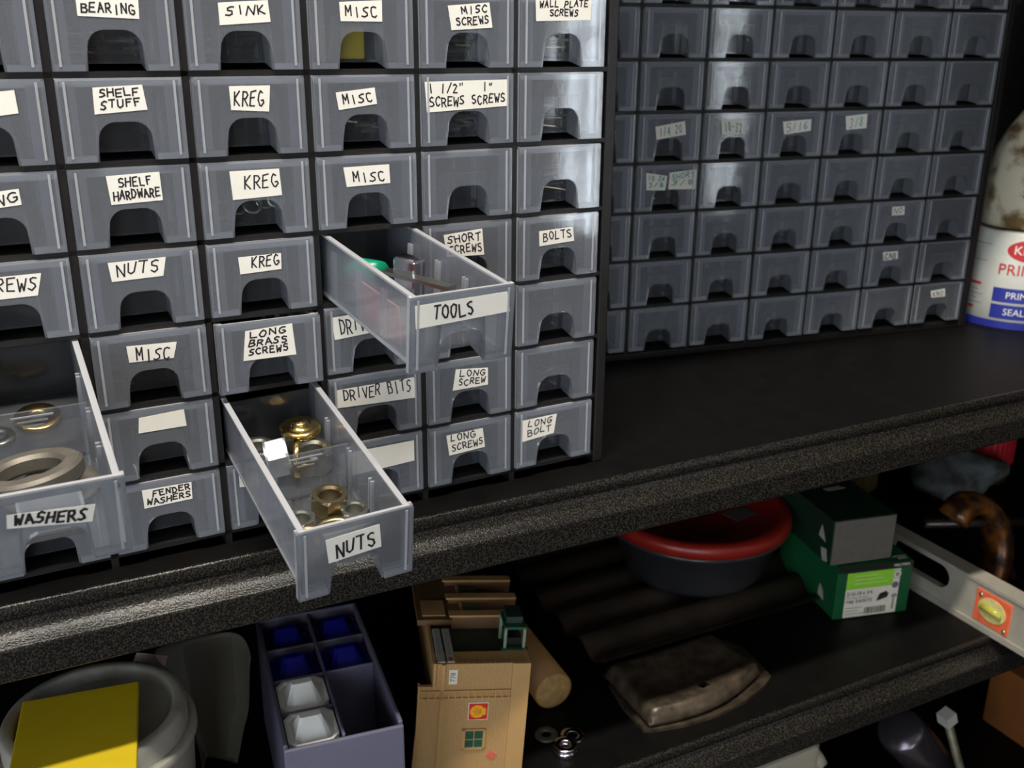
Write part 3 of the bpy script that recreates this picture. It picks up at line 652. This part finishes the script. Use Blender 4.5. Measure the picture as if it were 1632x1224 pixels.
# spirit level
M_ALU = mat('brushed_aluminium', (.46, .42, .35), .42, .35, var=.12, scale=40, bump=.1, bscale=260)
M_ORANGE = mat('orange_plastic', (.72, .13, .05), .5, var=.12, scale=160)
M_VIAL = mat('yellow_vial', (.62, .55, .22), .2, var=.15, scale=200)
lv = empty('spirit_level', T(.728, .08, ZL)); tag(lv, 'aluminium spirit level with orange vial frame sticking out over the shelf edge', 'level')
ya, yb, h_ = -.165, .19, .0485
bm_ = MB()
def slot_poly(y0, y1, z0, z1):
    r = (z1 - z0) / 2; return [(y, z) for y, z in arc(y0 + r, z0 + r, r, 90, 270, 10) + arc(y1 - r, z0 + r, r, -90, 90, 10)]
# web made of pieces around the slot and the vial window
s0, s1, v0_, v1_ = -.029, .045, -.098, -.060      # slot and vial along the bar
zs0, zs1 = .0185, .0425; zv0, zv1 = .008, .041
bm_.box(.0015, .0095, ya, yb, .003, zv0, M_ALU)
bm_.box(.0015, .0095, ya, yb, .0425, h_ - .003, M_ALU)
bm_.box(.0015, .0095, ya, v0_, zv0, .0425, M_ALU); bm_.box(.0015, .0095, v1_, s0 + .0, zv0, .0425, M_ALU); bm_.box(.0015, .0095, s1, yb, zv0, .0425, M_ALU)
bm_.box(.0015, .0095, s0, s1, zv0, zs0, M_ALU); bm_.box(.0015, .0095, v0_, v1_, zv1, .0425, M_ALU)
r_ = .012
for yc, sg in ((s0, 1), (s1, -1)):   # round the slot ends
    for zc, sz in ((zs0, 1), (zs1, -1)):
        q = [(yc, zc)] + [(yc + sg * (r_ - r_ * math.sin(R(a))), zc + sz * (r_ - r_ * math.cos(R(a)))) for a in range(0, 91, 15)]
        bm_.prism(q, .0015, .0095, M_ALU, 'x')
bm_.box(0, .019, ya, yb, 0, .003, M_ALU); bm_.box(0, .019, ya, yb, h_ - .003, h_, M_ALU)
bm_.box(.0, .0015, ya, yb, .003, .0058, M_ALU)
bm_.build('bar', lv)
vf = MB(); vf.box(.0005, .0105, v0_, v1_, zv0, zv1, M_ORANGE)
ov = [(-.079 + .0145 * math.cos(2 * math.pi * i / 28), .0255 + .0115 * math.sin(2 * math.pi * i / 28)) for i in range(28)]
vfo = vf.build('vial_frame', lv); bevel(vfo, .001)
MB().prism(ov, -.0003, .0006, M_VIAL, 'x').build('vial_window', vfo)
MB().tube([(-.0005, -.090, .0255), (-.0005, -.068, .0255)], .0035, mat('vial_fluid', (.42, .40, .06), .1, var=.1), n=12).build('vial', vfo)
for y, z in ((-.0655, .036), (-.094, .012)): MB().lathe([(0, .0), (.0022, 0), (.0018, .001), (0, .0014)], M_STEEL, T(.0005, y, z) @ RY(R(-90)), n=12).build('screw', vfo)
# rusty clamp behind the level
M_RUST = mat('amber_rust', (.24, .085, .016), .28, .3, scale=60, detail=5, col2=(.035, .016, .010), thresh=(.40, .62))
M_DARKST = mat('dark_oily_steel', (.05, .04, .035), .3, .7, var=.3, scale=60)
M_RAG = mat('grey_blue_rag', (.14, .16, .17), .95, scale=35, detail=5, col2=(.05, .05, .045), thresh=(.38, .6))
cl = empty('pipe_clamp', T(.80, .075, ZL)); tag(cl, 'rusty amber curved iron clamp jaw behind the spirit level', 'clamp')
pts = [(.0 + .0, .0, .0)]
cv = MB()
arcp = [(-.012 + .036 * math.cos(R(a)), .035 * math.sin(R(a)) * .35, .043 + .043 * math.sin(R(a))) for a in range(-70, 135, 12)]
vs = []; fs = []
for i, (x, y, z) in enumerate(arcp):
    a = R(-70 + 12 * i); nx2, nz2 = math.cos(a), math.sin(a)
    for d, e in ((-.008, -.014), (.005, -.015), (.009, -.005), (.009, .005), (.005, .015), (-.008, .014)):
        vs.append((x + nx2 * d, y + e, z + nz2 * d))
for i in range(len(arcp) - 1):
    for q in range(6): fs.append((i * 6 + q, i * 6 + (q + 1) % 6, (i + 1) * 6 + (q + 1) % 6, (i + 1) * 6 + q))
fs += [tuple(range(5, -1, -1)), tuple((len(arcp) - 1) * 6 + q for q in range(6))]
cv.add(vs, fs, M_RUST, None, True); cv.build('jaw', cl)
MB().tube([(-.05, .03, .062), (.05, -.005, .058)], .005, M_DARKST).build('screw_rod', cl)
MB().tube([(.03, -.02, .004), (.034, .03, .055), (.03, .04, .07)], .006, M_DARKST).build('handle', cl)
wp = MB()
vs = []; fs = []; rnd = random.Random(5)
n1, n2 = 14, 18
for i in range(n1 + 1):
    th = math.pi * i / n1
    for j in range(n2):
        ph = 2 * math.pi * j / n2
        k2 = 1 + .13 * math.sin(3 * ph + 2 * th) + .10 * math.sin(5 * th + 2 * ph) + .05 * rnd.uniform(-1, 1) * math.sin(th)
        vs.append((.060 * k2 * math.sin(th) * math.cos(ph), .045 * k2 * math.sin(th) * math.sin(ph), .030 - .030 * k2 * math.cos(th) ** 1 * (1 if math.cos(th) < 0 else .9)))
for i in range(n1):
    for j in range(n2): fs.append((i * n2 + j, i * n2 + (j + 1) % n2, (i + 1) * n2 + (j + 1) % n2, (i + 1) * n2 + j))
wp.add(vs, fs, M_RAG, None, True)
ro = wp.build('shop_rag'); ro.matrix_world = T(.93, .22, ZL + .007); tag(ro, 'crumpled stained blue-grey shop rag at the back behind the clamp', 'rag')
M_OLIVE = mat('olive_card', (.13, .095, .035), .7, var=.3, scale=40)
o = MB().box(-.035, .035, -.03, .03, 0, .05, M_OLIVE).build('parts_carton'); o.matrix_world = T(.835, .30, ZL) @ RZ(.3); bevel(o, .003)
tag(o, 'small dull ochre carton in the dark behind the rag', 'box')
o = empty('red_capped_jar', T(1.02, .26, ZL)); tag(o, 'jar with a ribbed red screw cap under the upper shelf beam', 'jar')
MB().lathe([(0, 0), (.036, 0), (.038, .003), (.038, .024), (.034, .028), (0, .028)], mat('brown_jar', (.05, .03, .015), .3, var=.2), n=36).build('jar', o)
cpj = MB(); prof = []
vs = []; fs = []; nC = 72
for z in (.026, .062):
    for i in range(nC):
        r = .040 + (.0009 if i % 2 else 0); a = 2 * math.pi * i / nC; vs.append((r * math.cos(a), r * math.sin(a), z))
for i in range(nC): fs.append((i, (i + 1) % nC, nC + (i + 1) % nC, nC + i))
fs += [tuple(range(nC - 1, -1, -1)), tuple(range(nC, 2 * nC))]
cpj.add(vs, fs, mat('red_cap', (.50, .02, .03), .4, var=.06)).build('cap', o)
# worn metal plates
M_WORN = mat('worn_dirty_metal', (.15, .115, .08), .38, .6, scale=90, detail=8, col2=(.045, .034, .024), thresh=(.30, .72), bump=.25, bscale=160)
def holed_plate(outline, hole, hr, z0, z1, m):
    b = MB(); hx, hy = hole; n = len(outline)
    hp = [(hx + hr * math.cos(2 * math.pi * i / n + math.pi), hy + hr * math.sin(2 * math.pi * i / n + math.pi)) for i in range(n)]
    # match the ring start to the nearest bearing
    st = min(range(n), key=lambda i: abs(math.atan2(math.sin(math.atan2(outline[0][1] - hy, outline[0][0] - hx) - math.atan2(hp[i][1] - hy, hp[i][0] - hx)), math.cos(math.atan2(outline[0][1] - hy, outline[0][0] - hx) - math.atan2(hp[i][1] - hy, hp[i][0] - hx)))))
    hp = hp[st:] + hp[:st]
    vs = [(x, y, z1(x, y)) for x, y in outline] + [(x, y, z1(x, y)) for x, y in hp] + [(x, y, z0(x, y)) for x, y in outline] + [(x, y, z0(x, y)) for x, y in hp]
    fs = []
    for i in range(n):
        j = (i + 1) % n
        fs += [(i, j, n + j, n + i), (2 * n + i, 3 * n + i, 3 * n + j, 2 * n + j), (i, 2 * n + i, 2 * n + j, j), (n + i, n + j, 3 * n + j, 3 * n + i)]
    return b.add(vs, fs, m)
def dens(pts, k=3):
    out = []
    for i in range(len(pts)):
        a, b_ = pts[i], pts[(i + 1) % len(pts)]
        out += [(a[0] + (b_[0] - a[0]) * q / k, a[1] + (b_[1] - a[1]) * q / k) for q in range(k)]
    return out
pl = [(.372, .088), (.366, .055), (.366, .026), (.372, .022), (.400, .016), (.430, .015), (.460, .019), (.488, .028), (.503, .036), (.506, .050), (.509, .080), (.496, .108), (.430, .104)]
thing(holed_plate(dens(pl), (.458, .030), .0042, lambda x, y: 0, lambda x, y: .003, M_WORN), 'base_plate', T(0, 0, ZL), 'flat worn metal plate with a bolt hole lying near the shelf edge', 'plate')
# dished cover lying on it: grid surface with a rounded skirt
dc = MB(); vs = []; fs = []; NU, NV = 28, 18
cu_ = [(.372, .098), (.484, .094), (.492, .038), (.370, .024)]
def cov(u, v):
    a = Vector(cu_[0]) * (1 - u) + Vector(cu_[1]) * u; b_ = Vector(cu_[3]) * (1 - u) + Vector(cu_[2]) * u
    p = a * (1 - v) + b_ * v
    p += Vector((0, -.012)) * (v * math.sin(math.pi * u))
    e = min(u, 1 - u, v, 1 - v) * 2
    z = .0175 + .003 * u - .0105 * max(0, 1 - e / .11) ** 2 + .0022 * math.sin(v * 9) * min(1, e * 3) - .0035 * min(1, e * 2.2)
    return (p.x, p.y, z)
for i in range(NU + 1):
    for j in range(NV + 1): vs.append(cov(i / NU, j / NV))
nv = len(vs)
vs += [(x, y, z - .0022) for x, y, z in vs]
for i in range(NU):
    for j in range(NV):
        u, v = (i + .5) / NU, (j + .5) / NV
        if (u - .50) ** 2 / .0014 + (v - .78) ** 2 / .0040 < 1: continue
        a = i * (NV + 1) + j; q = (a, a + 1, a + NV + 2, a + NV + 1); fs += [q, tuple(nv + t for t in reversed(q))]
def edge(a, b_): fs.append((a, b_, nv + b_, nv + a))
for i in range(NU): edge(i * (NV + 1), (i + 1) * (NV + 1)); edge((i + 1) * (NV + 1) + NV, i * (NV + 1) + NV)
for j in range(NV): edge(j + 1, j); edge(NU * (NV + 1) + j, NU * (NV + 1) + j + 1)
dc.add(vs, fs, M_WORN, None, True)
thing(dc, 'dished_cover', T(0, 0, ZL), 'scuffed dished metal cover with a hole lying on the flat worn plate', 'plate')
# dowel, washers
M_WOOD = mat('dowel_wood', (.30, .15, .05), .6, var=.3, scale=25)
M_ENDG = mat('dowel_end_grain', (.42, .25, .09), .7, var=.3, scale=160)
d = MB().lathe([(.0165, 0), (.0165, .20)], M_WOOD, n=36).build('wooden_dowel'); d.matrix_world = T(.316, .084, ZL + .0167) @ RZ(-.05) @ RX(R(-90))
tag(d, 'round wooden dowel lying on the lower shelf beside the toy building', 'dowel')
MB().lathe([(0, -.0006), (.0150, -.0006), (.0163, .0004)], M_ENDG, n=36).build('end_grain', d)
for (x, y, z, ro_, ri_, h_, m, lb_) in ((.2985, .033, 0, .0095, .004, .0042, M_CHROME, 'bright zinc washer at the bottom of the little stack by the dowel'),
                                     (.2990, .0335, .0044, .0092, .004, .0028, M_CHROME, 'upper bright zinc washer of the stacked pair by the dowel'),
                                     (.3125, .046, 0, .0095, .0042, .002, M_CHROME, 'bright washer lying flat behind the stacked pair of washers'),
                                     (.2945, .056, 0, .0092, .004, .002, M_DULL, 'dull dark washer between the dowel and the toy building')):
    thing(MB().ring(ro_, ri_, h_, m, ch=.0005), 'washer', T(x, y, ZL + z) @ RX(.0), lb_, 'washer', 'loose washers on the lower shelf')
# toy building lying on its side
M_TAN = mat('tan_plastic', (.47, .275, .105), .55, var=.06, scale=40)
def brickmat(name, c, c2):
    m = mat(name, c, .6, var=.04); nt = m.node_tree; N = nt.nodes; L = nt.links; p = N['Principled BSDF']
    tc = N.new('ShaderNodeTexCoord'); mp = N.new('ShaderNodeMapping'); mp.inputs['Rotation'].default_value = (R(90), R(0), R(90)); L.new(tc.outputs['Object'], mp.inputs[0])
    bk = N.new('ShaderNodeTexBrick'); bk.inputs['Scale'].default_value = 130; bk.inputs['Mortar Size'].default_value = .03
    bk.inputs['Color1'].default_value = (*c, 1); bk.inputs['Color2'].default_value = (*[x * .93 for x in c], 1); bk.inputs['Mortar'].default_value = (*c2, 1)
    L.new(mp.outputs[0], bk.inputs['Vector']); L.new(bk.outputs['Color'], p.inputs['Base Color']); return m
M_BRICK = brickmat('tan_brick_relief', (.47, .275, .105), (.36, .20, .08))
M_BROWN = mat('brown_plastic', (.16, .08, .035), .6, var=.15, scale=50)
M_TOYGREEN = mat('toy_green', (.012, .085, .045), .4, var=.15, scale=90)
M_TOYROOF = mat('toy_roof_green', (.016, .035, .028), .5, var=.2, scale=90)
bd = empty('toy_building', T(.198, .046, -.1415) @ RZ(-.30) @ RX(R(-3)) @ RY(R(4.5))); tag(bd, 'tan plastic model building lying on its side beside the wooden dowel', 'model')
def mbx(b, x0, x1, y0, y1, z0, z1, m): return b.box(x0 * mm, x1 * mm, y0 * mm, y1 * mm, z0 * mm, z1 * mm, m)
fp = MB(); fp.prism([(x * mm, z * mm) for x, z in ((0, 0), (56, 0), (56, -94), (-12.6, -94), (-10, -18), (0, -18))], 0, 3 * mm, M_BRICK, 'y'); fp.build('front_wall', bd)
pb = MB(); mbx(pb, 56, 69, -1, 3, -94, 0, M_TAN); mbx(pb, 67, 69, 3, 60, -94, 0, M_TAN); pb.build('foundation', bd)
tr = MB(); mbx(tr, 5, 7.5, -1.6, 0, -94, 0, M_TAN); mbx(tr, -.8, .6, -2, 3, -18.5, 1.5, M_TAN); mbx(tr, -11.2, -9.8, -2, 3, -60, -16.5, M_TAN)
mbx(tr, -10, 56, -1.6, 0, -22, -20.8, M_TAN); mbx(tr, -10, 56, -1.6, 0, -28, -26.8, M_TAN)
for i in range(14): mbx(tr, -9 + i * 4.85, -7.9 + i * 4.85, -1.6, 0, -27, -21.5, M_TAN)
mbx(tr, 22.5, 25, -1.2, 0, -70, -53, M_TAN); mbx(tr, 38, 40, -1.2, 0, -70, -53, M_TAN); mbx(tr, 22.5, 40, -1.2, 0, -54.5, -53, M_TAN); mbx(tr, 22.5, 40, -1.2, 0, -70, -68.5, M_TAN)
tr.build('trim', bd)
wn = MB(); mbx(wn, 25, 38, -.5, .0, -68.5, -54.5, M_TOYGREEN); mbx(wn, 31.2, 31.8, -.9, -.4, -68.5, -54.5, M_TAN); mbx(wn, 25, 38, -.9, -.4, -62, -61.5, M_TAN); wn.build('window', bd)
pq = MB(); mbx(pq, 10.5, 16.5, -.6, 0, -16, -4.5, M_LABEL); pq.text('778', 5.2 * mm, M_INK, T(13.5 * mm, -.7 * mm, -10.3 * mm) @ RX(R(90)) @ RZ(R(90))); pq.build('number_plaque', bd)
sg = MB(); M_SRED = mat('sign_red', (.62, .025, .01), .45, var=.03); M_SYEL = mat('sign_yellow', (.85, .42, .01), .45, var=.03)
mbx(sg, 26, 40.5, -.7, 0, -45.5, -31.5, M_PAPER); mbx(sg, 26.5, 40, -.9, -.6, -45, -32, M_SRED)
shell = []
for i in range(25):   # scalloped fan turned on its side, hinge to the right
    a = R(40 + 280 * i / 24); rr = 5.0 + .35 * abs(math.sin(R(40 + 280 * i / 24) * 4.5)); shell.append(((32.6 + rr * math.cos(a)) * mm, (-38.5 + rr * math.sin(a)) * mm))
shell += [(38.8 * mm, -41.0 * mm), (38.8 * mm, -36.0 * mm)]
sg.prism(shell, -1.1 * mm, -.8 * mm, M_SYEL, 'y')
for k_ in range(5):
    z = -38.5 + (k_ - 2) * 1.5; sg.prism([((29.3 + abs(k_ - 2) * .8) * mm, z * mm), (35.5 * mm, (-38.5 + (k_ - 2) * .7) * mm), (35.5 * mm, (-38.5 + (k_ - 2) * .7 + .3) * mm), ((29.3 + abs(k_ - 2) * .8) * mm, (z + .35) * mm)], -1.2 * mm, -1.05 * mm, M_SRED, 'y')
sg.build('emblem_sign', bd)
rs = MB(); rs.box(-3.4 * mm, 3.4 * mm, -.5 * mm, 0, -2.6 * mm, 2.6 * mm, mat('pale_red_sticker', (.62, .12, .08), .6, var=.2, scale=900)); rs.build('red_sticker', bd, T(45.5 * mm, 0, -76 * mm) @ RY(.6))
# upper side: roof, ledges, windows
rf = MB(); mbx(rf, 0, 67, 3, 125, -8, -5, M_TOYROOF); mbx(rf, 0, 67, 3, 18, -5, -1, M_TAN); mbx(rf, -1, 1.5, 3, 126, -40, -2, M_TAN); rf.build('side_wall', bd)
lg = MB()
for y in (58, 86, 116): mbx(lg, 18, 72, y, y + 3, -5, 6, M_BROWN); mbx(lg, 16, 72, y - 1, y + 7, 5, 6.6, M_TAN)
mbx(lg, -8, 26, 60, 128, -3, 1.5, M_BROWN); mbx(lg, -4, 14, 66, 90, 1.5, 2.2, M_TAN); lg.build('ledge', bd)
for y in (66, 95):
    g = MB(); mbx(g, 28, 42, y, y + 15, -5, 3, M_TOYGREEN); mbx(g, 26, 28, y, y + 17, -5, 4, M_TAN); mbx(g, 46, 66, y, y + 14, -5, 0, M_BROWN); g.build('side_window', bd)
M_SIGN = mat('printed_grey_sign', (.40, .38, .34), .6, var=.12, scale=500)
for x, s_ in ((2, 'GARAGE'), (9, 'SERVICE')):
    g = MB(); mbx(g, x, x + 5.4, 2, 48, -1, .8, M_SIGN); mbx(g, x - .3, x + 5.7, 3, 49, -1.4, -.9, M_BLACK)
    for q in range(10): mbx(g, x + 1.4, x + 4.0, 12 + q * 3.3, 14 + q * 3.3, .8, .95, M_GREY)
    if x == 9: mbx(g, x + 1.4, x + 4.0, 4, 7.5, .8, .95, M_SRED)
    g.build('sign_strip', bd)
gt = MB()
M_TOYLT = mat('toy_pale_green', (.20, .28, .19), .5, var=.15, scale=80)
for x in (52, 66):
    for y in (20, 42): mbx(gt, x, x + 2, y, y + 2, -5, 16, M_TOYLT)
mbx(gt, 52, 68, 20, 44, 15, 17, M_TOYGREEN); mbx(gt, 50, 70, 18, 22, -2, 0, M_TOYGREEN); mbx(gt, 54, 66, 26, 44, 16, 22, M_TOYROOF); mbx(gt, 54, 66, 24, 42, -5, 6, M_BLACK); gt.build('porch', bd)

# compartment organizer
M_LAV = mat('lavender_grey_plastic', (.125, .120, .180), .5, var=.06, scale=30)
M_DBLUE = mat('deep_blue_plastic', (.006, .008, .20), .22, spec=.7, var=.12)
og = empty('parts_organizer', T(.0818, .0150, ZL) @ RZ(-.115)); tag(og, 'lavender-grey organizer box with blue and white faceted inserts', 'organizer')
W_, D_, H_ = .078, .158, .093
b = MB(); wl = .003
b.box(0, W_, 0, wl, 0, H_ - .002, M_LAV).box(0, W_, D_ - wl, D_, 0, H_, M_LAV).box(0, wl, wl, D_ - wl, 0, H_, M_LAV).box(W_ - wl, W_, wl, D_ - wl, 0, H_, M_LAV).box(wl, W_ - wl, wl, D_ - wl, 0, .003, M_LAV)
b.box(W_ / 2 - .001, W_ / 2 + .001, wl, D_ - wl, .003, H_ - .0005, M_LAV)
for y in (.040, .078, .117): b.box(wl, (W_ / 2 - .001) if y < .06 else W_ - wl, y - .001, y + .001, .003, H_ - .003, M_LAV)
ob = b.build('box', og); bevel(ob, .0012)
def insert(m, name):
    q = MB(); w2, d2, c = .0165, .0170, .005
    def octo(k_, z): return [(sx * a, sy * e, z) for sx, sy, a, e in ((-1, -1, w2 * k_ - c * k_, d2 * k_), (1, -1, w2 * k_ - c * k_, d2 * k_), (1, -1, w2 * k_, d2 * k_ - c * k_), (1, 1, w2 * k_, d2 * k_ - c * k_), (1, 1, w2 * k_ - c * k_, d2 * k_), (-1, 1, w2 * k_ - c * k_, d2 * k_), (-1, 1, w2 * k_, d2 * k_ - c * k_), (-1, -1, w2 * k_, d2 * k_ - c * k_))]
    rings = [octo(.97, -.012), octo(1, .0), octo(.90, .0), octo(.88, -.0025), octo(.74, -.0025)]
    top = [(x * .42, y * .16 + .002, .0085) for x, y, z in octo(1, 0)]
    rings.append(top)
    vs = [p for r in rings for p in r]; fs = []
    for k_ in range(len(rings) - 1):
        for i in range(8): fs.append((k_ * 8 + i, k_ * 8 + (i + 1) % 8, (k_ + 1) * 8 + (i + 1) % 8, (k_ + 1) * 8 + i))
    fs.append(tuple(len(vs) - 8 + i for i in range(8))); fs.append(tuple(range(7, -1, -1)))
    q.add(vs, fs, m); return q.mesh(name)
mw, mb_ = insert(M_WHITE, 'insert_cup'), insert(M_DBLUE, 'insert_cup')
for me, x, y, lb_ in ((mw, .0205, .0215, 'white faceted insert'), (mw, .0205, .0592, 'white faceted insert'), (mb_, .0205, .0975, 'deep blue faceted insert'), (mb_, .0575, .0975, 'deep blue faceted insert'), (mb_, .0205, .1365, 'deep blue faceted insert'), (mb_, .0575, .1365, 'deep blue faceted insert')):
    o = bpy.data.objects.new('insert_cup', me); COL.objects.link(o); o.parent = og; o.matrix_local = T(x, y, H_ - (.0035 if me is mw else .0075)); o['label'] = lb_

# round tub with yellow case
M_FROST = mat('grimy_frosted_plastic', (.36, .345, .30), .5, scale=22, detail=6, col2=(.13, .095, .06), thresh=(.28, .50))
def tight(prof, e=.0006):
    out = []
    for i, p in enumerate(prof):
        for q in (prof[i - 1] if i else None, prof[i + 1] if i + 1 < len(prof) else None):
            if q is None: out.append(p); continue
            d = Vector((q[0] - p[0], q[1] - p[1])); l = d.length; d = d / l * min(e, l * .3)
            out.append((p[0] + d.x, p[1] + d.y))
    return out
tbx = empty('round_container', T(-.022, .056, ZL)); tag(tbx, 'grimy translucent round container with rimmed lid under the yellow case', 'container')
MB().lathe(tight([(0, 0), (.048, 0), (.0505, .003), (.056, .106), (.0585, .108), (.0585, .114), (.053, .114), (.046, .006), (0, .006)]), M_FROST, n=64).build('body', tbx)
MB().lathe(tight([(.0535, .112), (.0535, .1265), (.0520, .129), (.0465, .1296), (.0450, .1275), (.0435, .1215), (0, .1205), (0, .119), (.051, .119), (.051, .112)]), M_FROST, n=72).build('lid', tbx)
yc = MB().box(-.0335, .0335, -.098, 0, 0, .0045, M_YELLOW).build('yellow_case'); yc.matrix_world = T(-.0275, .0720, ZL + .1300) @ RZ(-.137) @ RX(R(-.6)); bevel(yc, .0008)
tag(yc, 'flat bright yellow plastic case lying on the round container', 'case')
# clear bag
M_BAG = poly('clear_bag_film', .26, (.66, .61, .48), rough=.3, gloss=.5)
bg = MB(); vs = []; fs = []; NU, NV = 26, 26; rnd = random.Random(11)
for i in range(NU + 1):
    for j in range(NV + 1):
        u, v = i / NU, j / NV
        a = R(205 - 200 * u); rr = .014 + .022 * v
        x = .054 + rr * math.cos(a) * .85 + .004 * math.sin(7 * u + 3 * v); y = .124 + rr * .9 * math.sin(a) - .02 * v
        z = -.236 + .118 * v - .022 * u * v + .004 * math.sin(9 * u) * v + .003 * math.sin(11 * v + 5 * u)
        vs.append((x, y, z))
for i in range(NU):
    for j in range(NV):
        q = i * (NV + 1) + j; fs.append((q, q + NV + 1, q + NV + 2, q + 1))
bg.add(vs, fs, M_BAG, None, True)
bo = bg.build('plastic_bag'); so = bo.modifiers.new('s', 'SOLIDIFY'); so.thickness = .0004
tag(bo, 'crumpled clear plastic bag between the round container and the organizer', 'bag')
tg = MB().prism([(-.011, 0), (.012, .002), (.014, .012), (-.006, .015)], 0, .0006, mat('pinkish_paper', (.55, .42, .38), .8, var=.2, scale=160), 'y').build('paper_tag'); tg.matrix_world = T(.012, .106, -.131) @ RX(R(-25)) @ RY(R(12))
tag(tg, 'small pinkish paper tag sticking up behind the round container', 'tag')

# ------------------------------------------------------------------ on the lowest shelf
ZB = -.52
M_PALE = mat('pale_plastic', (.42, .38, .30), .6, var=.06, scale=20)
pb_ = empty('pale_container', T(.545, .14, ZB)); tag(pb_, 'pale boxy plastic container standing below the lower shelf', 'container')
c1 = MB().prism([(-.07, -.075), (.058, -.075), (.066, -.066), (.066, .07), (-.07, .07)], 0, .150, M_PALE, 'z').build('body', pb_); bevel(c1, .004)
MB().lathe([(.0, .0), (.020, 0), (.020, .010), (.015, .012), (.013, .008), (0, .008)], M_PALE, T(.060, -.055, .125) @ RY(R(60)), n=28).build('spout', pb_)
cc = MB().lathe([(0, 0), (.022, 0), (.024, .003), (.024, .150), (.021, .155), (0, .155)], mat('grey_glossy_metal', (.12, .105, .125), .22, .8, var=.1), n=40).build('metal_canister'); cc.matrix_world = T(.812, .078, -.4955) @ RY(R(-43)) @ RX(R(6))
tag(cc, 'glossy grey metal canister leaning below the lower shelf', 'canister')
rd = MB().tube([(.734, .030, -.359), (.792, .012, -.515)], .0042, mat('grey_rod', (.20, .18, .13), .5, .5, var=.3, scale=90), n=12).build('metal_rod'); tag(rd, 'thin grey metal rod leaning beside the canister', 'rod')
MB().box(-.0065, .0065, -.0065, .0065, -.006, .007, mat('rod_tip', (.45, .44, .40), .5, var=.1)).build('tip', rd, T(.7335, .0302, -.357) @ RY(R(-21)))
o = MB().box(0, .10, 0, .10, 0, .085, mat('orange_card', (.22, .075, .015), .6, var=.1)).build('orange_box'); o.matrix_world = T(.965, .05, ZB); bevel(o, .002)
tag(o, 'orange-brown box at the edge of the lowest shelf', 'box')
